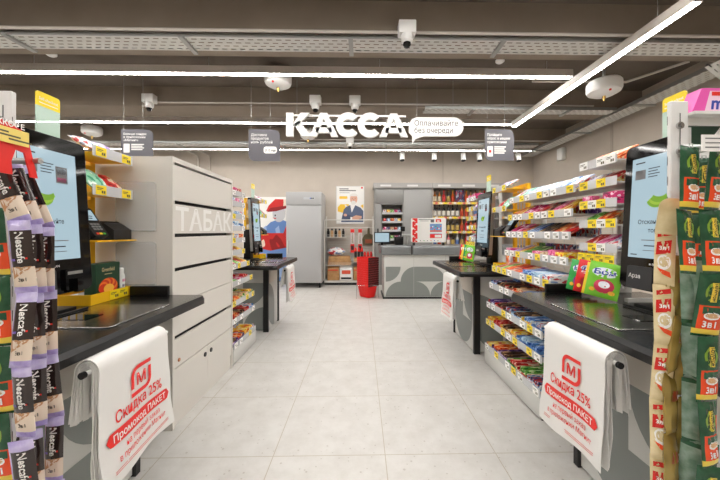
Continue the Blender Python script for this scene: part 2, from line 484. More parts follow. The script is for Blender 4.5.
def dome_camera(label, x, y, z, s=1.0):
    """box against a beam face at y, lens dome below"""
    t = thing('dome_camera', label, 'security camera', (x, y, z), group='ceiling cameras')
    bm = newbm(); bx(bm, x-.075*s, x+.075*s, y-.10*s, y-.0, z, z+.11*s, bev=.008); part('junction_box', bm, plastic_white, t)
    bm = newbm(); lathe(bm, [(.052*s, -.001), (.055*s, -.02*s), (.05*s, -.055*s), (.035*s, -.07*s)], (x, y-.055*s, z), 18); part('camera_body', bm, plastic_white, t)
    bm = newbm(); lathe(bm, [(.034*s, -.0705*s), (.036*s, -.085*s), (.025*s, -.105*s), (.004, -.112*s)], (x, y-.055*s, z), 16); part('lens_dome', bm, gloss_black, t)
p = W(406, 30, 2.76); dome_camera('white dome camera on the nearest beam above the hanging letters', p.x, 2.76, 2.915, 1.0)
for u, w_ in ((316, 'between the first letters of the hanging sign'), (355, 'above the middle of the hanging sign'), (152, 'above the app discount sign')):
    p = W(u, 105, 4.46); dome_camera('white dome camera on the second beam '+w_, p.x, 4.46, 2.995, 1.05)
p = W(350, 138, 6.17); dome_camera('white dome camera on the third beam seen through the hanging letters', p.x, 6.17, 2.93, 1.0)

def extinguisher(label, x, y, z, r):
    t = thing('fire_extinguisher_module', label, 'fire extinguisher', (x, y, z), group='ceiling extinguisher modules')
    bm = newbm(); lathe(bm, [(.03, .11), (r*.9, .105), (r, .08), (r, .0), (r*.92, -.03), (r*.6, -.06), (.03, -.07)], (x, y, z), 28); part('shell', bm, plastic_white, t)
    bm = newbm(); cyl(bm, (x, y, z-.0705), (x, y, z-.10), .018, n=10); cyl(bm, (x, y, z-.10), (x, y, z-.125), .008, n=8); part('nozzle', bm, M('brass', (206, 170, 96), .3, .9), t)
    top = ZC
    for j in range(-3, 3):
        if 2.8+1.72*j < y < 2.8+1.72*j+.42: top = 3.0
    bm = newbm(); cyl(bm, (x, y, z+.1105), (x, y, top-.001), .016, n=8); bx(bm, x-.05, x+.05, y-.012, y+.012, top-.02, top-.001); part('hanger', bm, zinc, t)
    bm = newbm(); cyl(bm, (x-.03, y-r*.72, z-.042), (x-.03, y-r*.74, z-.056), .012, n=10); part('indicator', bm, red, t)
p = W(278, 75, 3.98); extinguisher('round white extinguisher module hanging behind the first cross lamp', p.x, 3.98, 3.10, .17)
p = W(604, 86, 3.62); extinguisher('large round white extinguisher module beside the lengthwise lamp strip', p.x, 3.62, 2.87, .178)
p = W(308, 137, 5.95); extinguisher('round white extinguisher module seen just under the hanging letters', p.x, 5.95, 3.02, .145)
p = W(92, 136, 5.95); extinguisher('round white extinguisher module above the banana screen kiosk', p.x, 5.95, 3.06, .16)
def sensor(label, u, v, y):
    p = W(u, v, y)
    t = thing('ceiling_sensor', label, 'sensor', (p.x, y, ZC))
    bm = newbm(); tube(bm, [(p.x+.10, y+.12, ZC-.006), (p.x+.02, y+.02, p.z+.03), (p.x, y, p.z)], .012); part('arm', bm, pipe_m, t)
    bm = newbm(); lathe(bm, [(.02, .012), (.05, .0), (.05, -.02), (.03, -.035)], (p.x, y, p.z), 16); part('sensor_head', bm, plastic_white, t)
sensor('small white ceiling sensor by the wide cable tray over the sachet rack', 51, 53, 3.45)
sensor('small white ceiling sensor behind the first lamp above the survey sign', 500, 60, 3.55)
# wall siren on the side wall
bm = newbm(); bx(bm, XR-.09, XR-.001, 6.22, 6.40, 2.66, 2.91, bev=.02, seg=3)
tag(obj('wall_speaker', bm, plastic_white), 'white box speaker high on the beige side wall', 'speaker')

# ---------------------------------------------------------------- hanging signs
SY = 4.25
def hang_wire(t, x, y, z, top=None):
    if top is None:
        top = ZC
        for j in range(-3, 3):
            if 2.8+1.72*j-.01 < y < 2.8+1.72*j+.43: top = 3.0
    bm = newbm(); cyl(bm, (x, y, z), (x, y, top-.0005), .0025, n=6); part('suspension_wire', bm, zinc, t)
a = W(286, 136, SY); b_ = W(408, 136, SY); top = W(286, 112.5, SY)
t = thing('hanging_letter_sign', 'large white hanging letters spelling the checkout word above the aisle', 'sign', (0, SY, a.z), group=None)
sign_white = M('sign_white', (232, 232, 230), .4)
LET = {'К': (0, .19), 'А1': (.19, .235), 'С1': (.405, .19), 'С2': (.585, .19), 'А2': (.765, .235)}
wtot = b_.x-a.x; hL = top.z-a.z
for key, (fx, fw) in LET.items():
    bm = newbm()
    x0 = a.x+fx*wtot; w = fw*wtot; dep = .05
    o, ux, uy = Vector((x0, SY, a.z)), Vector((1, 0, 0)), Vector((0, 0, 1))
    st = hL*.30
    if key == 'К':
        prism(bm, rect(0, 0, st, hL), o, ux, uy, -dep)
        prism(bm, [(st*.9, hL*.5), (w*.62, hL), (w, hL), (st*1.55, hL*.42)], o, ux, uy, -dep)
        prism(bm, [(st*1.1, hL*.52), (st*1.9, hL*.68), (w*1.06, 0), (w*.66, 0)], o, ux, uy, -dep)
    elif key[0] == 'А':
        prism(bm, [(0, 0), (st, 0), (w*.5+st*.05, hL*.80), (w*.5+st*.5, hL), (w*.5-st*.5, hL)], o, ux, uy, -dep)
        prism(bm, [(w, 0), (w*.5+st*.5, hL), (w*.5-st*.05, hL*.80), (w-st, 0)], o, ux, uy, -dep)
        prism(bm, rect(w*.22, hL*.16, w*.78, hL*.38), o, ux, uy, -dep)
    else:
        cx, cy, R, r = w*.54, hL*.5, hL*.53, hL*.53-st
        n = 40; a0, a1 = math.radians(42), math.radians(318)
        outer = [(cx+R*math.cos(a0+(a1-a0)*k/n), cy+R*math.sin(a0+(a1-a0)*k/n)) for k in range(n+1)]
        inner = [(cx+r*math.cos(a0+(a1-a0)*k/n), cy+r*math.sin(a0+(a1-a0)*k/n)) for k in range(n+1)]
        for k in range(n):
            prism(bm, [outer[k], outer[k+1], inner[k+1], inner[k]], o, ux, uy, -dep)
        bmesh.ops.remove_doubles(bm, verts=bm.verts, dist=1e-5)
    part('letter', bm, sign_white, t, smooth=False, fixn=True)
bm = newbm(); bx(bm, a.x+.02, b_.x-.02, SY+.052, SY+.062, a.z+hL*.9, a.z+hL*.98); part('hanging_rail', bm, plastic_white, t)
hang_wire(t, W(297, 100, SY+.057).x, SY+.057, a.z+hL*.98); hang_wire(t, W(386, 100, SY+.057).x, SY+.057, a.z+hL*.98)

a = W(409, 136, SY); b_ = W(463.5, 117.5, SY)
w, h = b_.x-a.x, b_.z-a.z
t = thing('speech_bubble_sign', 'white speech bubble sign hanging after the big white letters', 'sign', (a.x+w/2, SY, a.z))
bm = newbm()
pts = [(0, 0), (0, -.0)] 
pts = [(w*.05, -h*.42), (w*.15, -h*.16), (w*.26, 0)] + [p for p in rrect(0, 0, w, h, h*.49, 10)][11:] 
rr = rrect(0, 0, w, h, h*.49, 10)
pts = [(w*.06, -h*.42), (w*.12, -h*.15), (w*.27, 0)] + rr[11:22] + rr[22:33] + rr[33:] + [(0, h*.5), (0, h*.2), (w*.06, 0)]
prism(bm, pts, (a.x, SY, a.z), (1, 0, 0), (0, 0, 1), -.025)
text(bm, 'Оплачивайте', h*.40, (a.x+w*.10, SY-.002, a.z+h*.55), (1, 0, 0), (0, 0, 1), 1, width=w*.80)
text(bm, 'без очереди', h*.40, (a.x+w*.10, SY-.002, a.z+h*.17), (1, 0, 0), (0, 0, 1), 1, width=w*.70)
part('bubble_panel', bm, [sign_white, M('bubble_ink', (14, 14, 15), .6)], t, smooth=False)
for u in (417, 453): hang_wire(t, W(u, 100, SY+.012).x, SY+.012, a.z+h*.99)

def grey_sign(label, u0, u1, v0, v1, y, lines, extra):
    a = W(u0, v1, y); b_ = W(u1, v0, y); w, h = b_.x-a.x, b_.z-a.z
    t = thing('hanging_sign', label, 'sign', (a.x+w/2, y, a.z), group='grey hanging signs')
    bm = newbm()
    pts = [(w*.22, 0), (w, 0)] + ell(w*.78, h*.78, w*.22, h*.22, 8, 0, PI/2) + [(0, h)] + ell(w*.2, h*.2, w*.2, h*.2, 8, PI, 1.5*PI)
    prism(bm, pts, (a.x, y, a.z), (1, 0, 0), (0, 0, 1), -.008)
    o = Vector((a.x, y-.0008, a.z)); ux, uy = Vector((1, 0, 0)), Vector((0, 0, 1))
    for k, (s, wd) in enumerate(lines):
        text(bm, s, h*.115, o+ux*w*.08+uy*h*(.79-.115*k), ux, uy, 1, width=w*wd, bold=.012)
    if extra == 'pill':
        flat(bm, rrect(w*.48, h*.24, w*.9, h*.46, h*.08), o, ux, uy, 1)
        text(bm, 'от 15 мин', h*.12, o-Vector((0, .0008, 0))+ux*w*.52+uy*h*.3, ux, uy, 2, width=w*.34, bold=.01)
    else:
        flat(bm, rrect(w*.08, h*.13, w*.27, h*.46, w*.02), o, ux, uy, 1)
        if extra == 'phone':
            o2 = o-Vector((0, .0008, 0))
            flat(bm, rrect(w*.13, h*.25, w*.22, h*.34, w*.012), o2, ux, uy, 3)
        for k in range(4):
            flat(bm, rect(w*.32, h*(.42-.065*k), w*(.72-.05*(k % 2)), h*(.455-.065*k)), o, ux, uy, 1)
    part('panel', bm, [sign_grey, paper, ink, red], t, smooth=False)
    hang_wire(t, a.x+w*.08, y-0+.004, a.z+h); hang_wire(t, a.x+w*.68, y+.004, a.z+h)
grey_sign('grey hanging sign about discounts in the app above the tobacco cabinet', 121, 153, 129.5, 156, 4.28, [('Больше скидок', .72), ('в приложении', .68), ('«Магнит»', .46)], 'white')
grey_sign('grey hanging sign about free delivery with a white time badge', 248.5, 280, 129.5, 161, 4.28, [('Доставка', .50), ('продуктов', .56), ('ноль рублей', .68)], 'pill')
grey_sign('grey hanging survey sign beyond the speech bubble with a phone drawing', 485, 514, 129.5, 160.5, 4.28, [('Пройдите', .50), ('опрос в нашем', .78), ('приложении', .66)], 'phone')
# ---------------------------------------------------------------- tobacco cabinet
CX, CY0, CY1, CZ = -1.137, 1.90, 2.78, 1.657
t = thing('tobacco_cabinet', 'tall pale grey tobacco cabinet with flap doors at the end of the steel counter', 'cabinet', (CX-.28, (CY0+CY1)/2, 0))
bm = newbm()
bx(bm, CX-.56, CX, CY0, CY0+.022, 0, CZ)
bx(bm, CX-.56, CX, CY1-.022, CY1, 0, CZ)
bx(bm, CX-.56, CX-.54, CY0+.022, CY1-.022, 0, CZ)
bx(bm, CX-.56, CX, CY0+.022, CY1-.022, CZ-.03, CZ)
bx(bm, CX-.54, CX-.012, CY0+.022, CY1-.022, 0, .112)
part('carcass', bm, warm_grey, t, smooth=False)
bm = newbm(); bx(bm, CX-.5, CX-.045, CY0+.023, CY1-.023, .1125, CZ-.031); part('dark_interior', bm, black, t, smooth=False)
flaps = [(1.395, 1.612), (1.19, 1.372), (.978, 1.168), (.762, .955), (.560, .757)]
for k, (z0, z1) in enumerate(flaps):
    bm = newbm(); bx(bm, CX-.022, CX-.003, CY0+.025, CY1-.025, z0, z1, bev=.0015, seg=1)
    if k == 1:
        text(bm, 'ТАБАК', .20, (CX-.0022, CY0+.035, z0+.02), (0, 1, 0), (0, 0, 1), 1, width=.82, bold=.022)
    part('flap', bm, [warm_grey, M('flap_letters', (240, 239, 236), .4)], t, smooth=False)
bm = newbm(); bx(bm, CX-.022, CX-.003, CY0+.025, CY1-.025, .362, .536, bev=.0015, seg=1); o = part('drawer', bm, warm_grey, t, smooth=False)
bm = newbm(); cyl(bm, (CX-.003, CY0+.07, .40), (CX+.002, CY0+.07, .40), .011, n=14); part('lock', bm, M('copper', (190, 128, 90), .3, .8), o)
ym = (CY0+CY1)/2
for y0, y1, yl in ((CY0+.025, ym-.0015, ym-.045), (ym+.0015, CY1-.025, ym+.045)):
    bm = newbm(); bx(bm, CX-.022, CX-.003, y0, y1, .118, .356, bev=.0015, seg=1); o = part('door', bm, warm_grey, t, smooth=False)
    bm = newbm(); cyl(bm, (CX-.003, yl, .305), (CX+.003, yl, .305), .016, n=16); part('lock', bm, dark_grey, o)
for z0, z1 in ((1.205, 1.50), (.88, 1.14)):
    bm = newbm()
    prism(bm, rrect(CX-.33, z0, CX-.09, z1, .02), (0, CY0-.012, 0), (1, 0, 0), (0, 0, 1), -.002)
    bx(bm, CX-.325, CX-.095, CY0-.0098, CY0-.0005, z0, z0+.004)
    part('leaflet_pocket', bm, clear, t, smooth=False)

# ---------------------------------------------------------------- checkout counters
def petals(bm, o, ux, uy, cells, c, mi):
    """quarter-round petal pattern: cells = (col, row, corner, invert)"""
    for (i, j, q) in cells:
        x, y = i*c, j*c
        if q == 'S': pts = rect(x, y, x+c, y+c)
        else:
            cx, cy, a = {0: (x, y, 0), 1: (x+c, y, PI/2), 2: (x+c, y+c, PI), 3: (x, y+c, 1.5*PI)}[q]
            pts = [(cx, cy)] + [(cx+c*math.cos(a+PI/2*k/10), cy+c*math.sin(a+PI/2*k/10)) for k in range(11)]
        flat(bm, pts, o, ux, uy, mi)

TOPZ = .825
def counter(label, s, ya, yb, b0, b1, plate, upstand, rod):
    t = thing('checkout_counter', label, 'checkout counter', (s*1.3, (ya+yb)/2, 0))
    XI, XO = .92, 1.76
    def X(a): return s*a
    def outl(i):      # rounded corners on the aisle side
        r = .05-i
        pts = [(XO-i, ya+i), (XO-i, yb-i)] + [(XI+i+r-r*math.sin(a), yb-i-r+r*math.cos(a)) for a in [k/6*PI/2 for k in range(7)]] + \
              [(XI+i+r-r*math.cos(a), ya+i+r-r*math.sin(a)) for a in [k/6*PI/2 for k in range(7)]]
        return [(s*x, y) for x, y in (pts if s > 0 else pts[::-1])][::-1]
    bm = newbm(); prism(bm, outl(.009), (0, 0, TOPZ-.018), (1, 0, 0), (0, 1, 0), .018)
    part('worktop', bm, steel, t, smooth=False, fixn=True)
    bm = newbm(); prism(bm, outl(.0), (0, 0, TOPZ-.045), (1, 0, 0), (0, 1, 0), .0265)
    a, b_ = outl(0), outl(.0088)
    n = len(a)
    va = [bm.verts.new((p[0], p[1], TOPZ-.0185)) for p in a]; vb = [bm.verts.new((p[0], p[1], TOPZ-.0005)) for p in b_]
    vc = [bm.verts.new((p[0], p[1], TOPZ-.0185)) for p in b_]
    for k in range(n):
        bm.faces.new((va[k], va[(k+1) % n], vb[(k+1) % n], vb[k])); bm.faces.new((vb[k], vb[(k+1) % n], vc[(k+1) % n], vc[k]))
    part('edge_band', bm, M('edge_black', (14, 14, 15), .3), t, fixn=True)
    p0, p1 = plate
    bm = newbm(); bx(bm, X(.985), X(1.34), p0, p1, TOPZ+.0002, TOPZ+.005, bev=.002, seg=1)
    o = part('scanner_plate', bm, steel_bright, t, smooth=False)
    bm = newbm(); bx(bm, X(1.16), X(1.30), p0+.10, p0+.19, TOPZ+.0052, TOPZ+.007, bev=.0008, seg=1); part('glass_window', bm, gloss_black, o, smooth=False)
    bm = newbm(); bx(bm, X(1.14), X(1.36), upstand-.012, upstand+.012, TOPZ+.0003, TOPZ+.055, bev=.003); part('end_upstand', bm, black, t)
    # base
    xf = 1.12
    bm = newbm()
    bx(bm, X(xf), X(1.70), b0, b1, .012, TOPZ-.0455)
    nx = -s
    o_ = Vector((X(xf)+nx*.0008, b1 if s > 0 else b0, .012)); ux = Vector((0, -s, 0)); uz = Vector((0, 0, 1))
    petals(bm, o_, ux, uz, [(0, 0, 2), (1, 0, 3), (0, 1, 1), (1, 1, 2)] if b1-b0 > .55 else [(0, 0, 2), (0, 1, 0)], .28, 1)
    for yy, ny in ((b0, -1), (b1, 1)):
        ox = Vector((X(1.70) if ny*s > 0 else X(xf), yy+ny*.0008, .012)); uy_ = Vector((-ny*1.0, 0, 0)) if True else None
        uxx = Vector((1, 0, 0)) if ny < 0 else Vector((-1, 0, 0))
        ox = Vector((min(X(xf), X(1.70)) if ny < 0 else max(X(xf), X(1.70)), yy+ny*.0008, .012))
        petals(bm, ox, uxx, uz, [(0, 0, 2), (1, 0, 1), (0, 1, 0), (1, 1, 3)], .285, 1)
    part('base_cabinet', bm, [panel_light, panel_dark], t, smooth=False)
    bm = newbm(); bx(bm, X(xf-.012), X(xf-.001), b0+.03, b1-.045, .575, TOPZ-.0455); part('upper_panel', bm, M('panel_cream', (214, 208, 198), .45), t, smooth=False)
    for yy in ((b1+.0012, b1+.036), (b0-.036, b0-.0012)):
        bm = newbm(); bx(bm, X(xf-.016), X(xf+.045), yy[0], yy[1], 0, TOPZ-.0455, bev=.002, seg=1); part('leg', bm, M('leg_black', (16, 17, 18), .4), t)
    # rail for the bags
    r0, r1 = rod
    bm = newbm()
    bx(bm, X(.955), X(.985), r0+.1, r1+.05, TOPZ-.062, TOPZ-.0455); bx(bm, X(.985), X(1.10), r1-.1, r1-.07, TOPZ-.062, TOPZ-.0455)
    part('rail_bracket', bm, black, t, smooth=False)
    rx = X(.893); rz = .742
    bm = newbm(); cyl(bm, (rx, r0+.002, rz), (rx, r1+.045, rz), .0085, n=12)
    tube(bm, [(rx, r1+.04, rz), (X(.93), r1+.045, rz+.004), (X(.97), r1+.045, TOPZ-.063)], .0075)
    o = part('bag_rail', bm, plastic_white, t)
    bm = newbm(); cyl(bm, (rx, r0-.010, rz), (rx, r0+.0018, rz), .0115, n=16); part('end_cap', bm, black, o)
    return t
CA = counter('steel topped checkout counter leading to the tobacco cabinet', -1, .72, 1.885, .88, 1.545, (1.235, 1.62), 1.868, (1.02, 1.40))
CB = counter('steel topped checkout counter in front of the wide sweets rack', 1, .72, 1.925, .88, 1.56, (1.17, 1.60), 1.90, (1.06, 1.44))
CC = counter('far steel topped checkout counter standing before the fridge', -1, 3.40, 4.56, 3.76, 4.19, (3.80, 4.15), 4.54, (3.67, 4.05))
CD = counter('far steel topped checkout counter standing before the cash desk', 1, 2.86, 4.02, 3.05, 3.67, (3.3, 3.7), 4.0, (2.86, 3.24))

# ---------------------------------------------------------------- shopping bags on the rails
def bag_mesh(name, s, L_, r, drop_f, drop_b, seed, printed, flare=.0):
    """folded over a rail running along Y through the origin; the aisle side is -s"""
    rnd = random.Random(seed)
    ph = [rnd.uniform(0, 6.28) for _ in range(6)]
    bm = newbm()
    NY = 26
    prof = []
    nb, na, nf = 9, 10, 16
    for k in range(nb): prof.append(('b', k/nb))
    for k in range(na+1): prof.append(('a', k/na))
    for k in range(1, nf+1): prof.append(('f', k/nf))
    sk = rnd.uniform(-.008, .008)
    grid = []
    def at(kind, q, v):           # v 0..1 along Y
        y = (v-.5)*L_
        e = abs(v-.5)*2
        if kind == 'b':
            d = (1-q)*drop_b*(1+.06*math.sin(7*v+ph[0]))
            w = .010*(1-q)*math.sin(38*v+ph[1])+.006*(1-q)*math.sin(17*v+ph[2])
            return Vector((s*(r+w+(1-q)*(.018+r*.5)), y*(1-.10*(1-q)), -d))
        if kind == 'a':
            a = q*PI
            return Vector((s*r*math.cos(a), y, r*math.sin(a)*1.1))
        d = q*drop_f*(1+.02*math.sin(5*v+ph[3])+.03*(v-.5)*s)
        w = .004*q*math.sin(9*v+ph[4])+.0035*math.sin(6*q+4*v+ph[5])*q + .012*max(0, e-.8)*5*q*.25*math.sin(12*q+ph[1])
        return Vector((-s*(r+flare*q*q+.01*q-abs(w) if False else r+flare*q*q+w), y*(1+.05*q)+sk*q+.012*q*q, -d))
    for (kind, q) in prof:
        grid.append([bm.verts.new(at(kind, q, i/NY)) for i in range(NY+1)])
    for A, B in zip(grid, grid[1:]):
        for i in range(NY): bm.faces.new((A[i], A[i+1], B[i+1], B[i]))
    bmesh.ops.recalc_face_normals(bm, faces=bm.faces)
    bm.normal_update()
    bmesh.ops.solidify(bm, geom=bm.faces[:], thickness=.0022)
    for f in bm.faces: f.material_index = 0
    if printed:
        # sheet coordinates: px along the reading direction, pz downwards from the rail
        ux = Vector((0, -s, 0)); uz = Vector((0, 0, 1))
        def warp(p):
            v = max(0, min(1, p.y/L_+.5)); q = max(0, min(1.0, -p.z/drop_f))
            b_ = at('f', q, v)
            return Vector((b_.x - s*.0038, b_.y, b_.z))
        n0 = len(bm.faces)
        kx = L_
        def X_(x): return (x-.5)*L_
        def fl(pts, mi=1):
            V = [bm.verts.new(warp(Vector((0, 0, 0))+ux*X_(x)+uz*z)) for x, z in pts]
            f = bm.faces.new(V); f.material_index = mi
        def tx(sx, size, x, z, wid, mi=1, bold=.0):
            text(bm, sx, size, ux*X_(x)+uz*z, ux, uz, mi, 'C', bold=bold, width=wid*L_, warp=warp)
        # bracket mark
        def strip(path, w_):                    # thick line, in metres
            n_ = len(path); L1, L2 = [], []
            for i, p in enumerate(path):
                q0, q1 = path[max(i-1, 0)], path[min(i+1, n_-1)]
                d = Vector((q1[0]-q0[0], q1[1]-q0[1])).normalized()
                L1.append((p[0]-d.y*w_, p[1]+d.x*w_)); L2.append((p[0]+d.y*w_, p[1]-d.x*w_))
            for i in range(n_-1):
                fl([(x/L_+.5, z) for x, z in (L1[i], L1[i+1], L2[i+1], L2[i])])
        cx, cz, hw, hh = .53, -.100, .046, .048
        mx = (cx-.5)*L_
        def arc(ax, az, r_, a0, a1): return [(ax+r_*math.cos(a0+(a1-a0)*k/8), az+r_*math.sin(a0+(a1-a0)*k/8)) for k in range(9)]
        R0 = .030
        strip([(mx-hw, cz-hh*.55), (mx-hw, cz+hh-R0-.002)] + arc(mx-hw+R0, cz+hh-R0, R0, PI, PI/2) + [(mx+hw*.5, cz+hh), (mx+hw+.007, cz+hh)], .0075)
        strip([(mx+hw, cz+hh*.55), (mx+hw, cz-hh+R0+.002)] + arc(mx+hw-R0, cz-hh+R0, R0, 0, -PI/2) + [(mx-hw*.5, cz-hh), (mx-hw-.007, cz-hh)], .0075)
        tx('М', .060, cx, cz-.021, .135, bold=.02)
        tx('Скидка 25%', .055, .5, -.198, .66, bold=.014)
        for k in range(24):                     # pill in narrow strips so that it follows the film
            xa, xb = .06+.88*k/24, .06+.88*(k+1)/24
            def hz(x):
                e = min(x-.06, .94-x); r_ = .06
                return .023*(1 if e >= r_ else math.sqrt(max(0, 1-((r_-e)/r_)**2)))
            ha, hb = hz(xa), hz(xb)
            fl([p for p in ((xa, -.240-ha), (xb, -.240-hb), (xb, -.240), (xa, -.240))] if min(ha, hb) > 0 else ([(xa, -.240), (xb, -.240-hb), (xb, -.240)] if ha == 0 else [(xa, -.240-ha), (xb, -.240), (xa, -.240)]))
            fl([p for p in ((xa, -.240), (xb, -.240), (xb, -.240+hb), (xa, -.240+ha))] if min(ha, hb) > 0 else ([(xa, -.240), (xb, -.240), (xb, -.240+hb)] if ha == 0 else [(xa, -.240), (xb, -.240), (xa, -.240+ha)]))
        n1 = len(bm.verts)
        def warp2(p):
            b_ = warp(p); return Vector((b_.x-s*.0016, b_.y, b_.z))
        text(bm, 'Промокод ПАКЕТ', .034, ux*X_(.5)+uz*(-.252), ux, uz, 2, 'C', bold=.014, width=.74*L_, warp=warp2)
        tx('на первый заказ', .032, .52, -.296, .50, bold=.003)
        tx('в приложении Магнит', .030, .52, -.328, .68, bold=.003)
        for k in range(2):
            z = -.348-.007*k
            fl([(.12, z-.0015), (.90, z-.0015), (.90, z+.0015), (.12, z+.0015)], 3)
    return mesh(name, bm, [bag_white, red, paper, M('pale_red', (226, 128, 120), .5)], smooth=True)
def bag_stack(s, rod, n, where, grp):
    r0, r1 = rod; L_ = r1-r0-.02
    for k in range(n):
        top = (k == n-1)
        me = bag_mesh('shopping_bag', s, L_-.002*(n-k), .0125+.005*k+(.003 if top else 0), .385-.006*(n-1-k)+(.004 if top else random.uniform(-.008, .006)), .165+.035*random.random(), 31+k+int(r0*100), top, flare=.004 if not top else .018)
        o = link('shopping_bag', me, None, (s*.893, (r0+r1)/2, .742))
        if top: tag(o, 'outermost white carrier bag with red discount print on the '+where, 'bag', 'printed carrier bags on the counter rails')
        else: tag(o, 'plain white carrier bag under the printed one on the '+where, 'bag', grp)
bag_stack(-1, (1.02, 1.40), 6, 'rail by the tobacco cabinet', 'bags under the printed bag by the tobacco cabinet')
bag_stack(1, (1.06, 1.44), 6, 'rail by the wide sweets rack', 'bags under the printed bag by the wide sweets rack')
bag_stack(-1, (3.67, 4.05), 4, 'rail by the fridge', 'bags under the printed bag by the fridge')
bag_stack(1, (2.86, 3.24), 5, 'rail before the cash desk', 'bags under the printed bag before the cash desk')

# ---------------------------------------------------------------- self-checkout kiosks
screen_m = bpy.data.materials.new('screen_glow'); screen_m.use_nodes = True
b = screen_m.node_tree.nodes['Principled BSDF']
b.inputs['Base Color'].default_value = (.02, .02, .02, 1); b.inputs['Roughness'].default_value = .12
b.inputs['Emission Color'].default_value = lin((178, 204, 216))+(1,); b.inputs['Emission Strength'].default_value = 0.62
def kiosk(label, s, y0, y1, tilt=.055, shift=0.0, bez=.045):
    """screen faces the aisle"""
    yc = (y0+y1)/2; w = y1-y0
    t = thing('self_checkout_kiosk', label, 'self-checkout', (s*1.36, yc, TOPZ+.0004))
    def X(a): return s*a
    ux = Vector((0, -s, 0)); uz = Vector((s*math.sin(tilt), 0, math.cos(tilt))); nn = ux.cross(uz)   # nn faces the aisle
    o0 = Vector((X(1.335), yc, TOPZ+.10))      # bottom centre of the front
    hh = .705
    bm = newbm(); prism(bm, rrect(-w/2, 0, w/2, hh, .03, 5), o0, ux, uz, -.04)
    part('housing', bm, black, t)
    bm = newbm(); prism(bm, rrect(-w/2+.004, .004, w/2-.004, hh-.004, .028, 5), o0+nn*.0003, ux, uz, .003)
    g = part('front_glass', bm, gloss_black, t, smooth=False)
    # rim on the edge
    for sg in (-1, 1):
        bm = newbm(); prism(bm, rect(sg*(w/2+.0005), .03, sg*(w/2+.006), hh-.03) if sg > 0 else rect(-(w/2+.006), .03, -(w/2+.0005), hh-.03), o0-nn*.005, ux, uz, -.032); part('side_trim', bm, zinc, t, smooth=False)
    bm = newbm(); o1 = o0+nn*.0036
    sw, z0, z1 = w/2-bez, .153, .636
    flat(bm, rect(-sw, z0, sw, z1), o1, ux, uz, 0)
    o2 = o1+nn*.0008
    def R(x0, y0_, x1, y1_, mi): flat(bm, rect(x0, y0_, x1, y1_), o2, ux, uz, mi)
    R(-sw+.02, z1-.105, -sw+.075, z1-.06, 2)                       # small picture block
    R(-sw+.02, z1-.028, -sw+.07, z1-.022, 1)
    for k in range(4): R(-sw+.088, z1-.062-.013*k, -sw+.145-.01*(k % 2), z1-.058-.013*k, 1)
    # shop terminal drawing
    R(sw-.10, z1-.14, sw-.045, z1-.065, 2); R(sw-.094, z1-.10, sw-.051, z1-.072, 3); R(sw-.094, z1-.135, sw-.051, z1-.115, 4)
    # bananas
    for k in range(3):
        a0, a1 = math.radians(195+8*k), math.radians(335-2*k)
        cx, cy = shift-.005+.006*k, z0+.275+.012*k; ro, ri = .048, .040-.003*k
        pts = [(cx+ro*math.cos(a0+(a1-a0)*i/12), cy+ro*.8*math.sin(a0+(a1-a0)*i/12)) for i in range(13)] + [(cx+.004+ri*math.cos(a1-(a1-a0)*i/12), cy+.008+ri*.62*math.sin(a1-(a1-a0)*i/12)) for i in range(13)]
        flat(bm, pts, o2+nn*.0002*k, ux, uz, 5 if k % 2 == 0 else 6)
    flat(bm, rect(shift+.036, z0+.265, shift+.043, z0+.29), o2, ux, uz, 5)
    text(bm, 'Отсканируйте', .028, o2+ux*shift+uz*(z0+.162), ux, uz, 1, 'C', width=sw*1.32, bold=.012)
    text(bm, 'товар', .028, o2+ux*shift+uz*(z0+.122), ux, uz, 1, 'C', width=sw*.55, bold=.012)
    R(-.07, z0+.083, .07, z0+.087, 2); R(-.055, z0+.056, .055, z0+.061, 1); R(-.06, z0+.035, .06, z0+.038, 2); R(-sw+.015, z0+.012, -sw+.05, z0+.017, 1)
    part('screen', bm, [screen_m, ink, ink_grey, M('screen_pale', (200, 214, 226), .4), M('screen_pink', (196, 90, 130), .4), M('banana_green', (122, 176, 40), .5), M('banana_light', (160, 200, 60), .5)], t, smooth=False)
    # lower unit: maker mark, receipt slot, card reader, column
    bm = newbm(); flat(bm, rect(-.024, .122, -.016, .130), o1, ux, uz, 0); text(bm, 'ELAN', .014, o1+ux*(-.010)+uz*.121, ux, uz, 0, 'L', bold=.01)
    part('maker_mark', bm, paper, t, smooth=False)
    bm = newbm()
    prism(bm, rrect(.035, .012, .13, .106, .008), o1, ux, uz, .012, 0)
    flat(bm, rect(.045, .082, .12, .096), o1+nn*.0125, ux, uz, 1)
    prism(bm, rect(.07, .0, .098, .06), o1+nn*.0125, ux, uz, .02, 0)
    part('receipt_slot', bm, [gloss_black, zinc], t, smooth=False)
    bm = newbm(); prism(bm, rrect(-.135, .006, .0, .112, .012), o1, ux, uz, .006, 0); text(bm, 'Арза', .028, o1+nn*.0066-ux*.123+uz*.055, ux, uz, 1, 'L', bold=.01)
    part('card_panel', bm, [dark_grey, paper], t, smooth=False)
    bm = newbm(); bx(bm, X(1.36), X(1.55), yc-.13, yc+.13, TOPZ+.0006, TOPZ+.022, bev=.004)
    bx(bm, X(1.415), X(1.50), yc-.06, yc+.06, TOPZ+.022, TOPZ+.40, bev=.006)
    part('base', bm, black, t)
    bm = newbm(); bx(bm, X(1.312), X(1.326), yc-.12, yc+.14, TOPZ+.0056, TOPZ+.016, bev=.003); part('scale_rim', bm, black, t)
    return t, o0, ux, uz, nn, hh
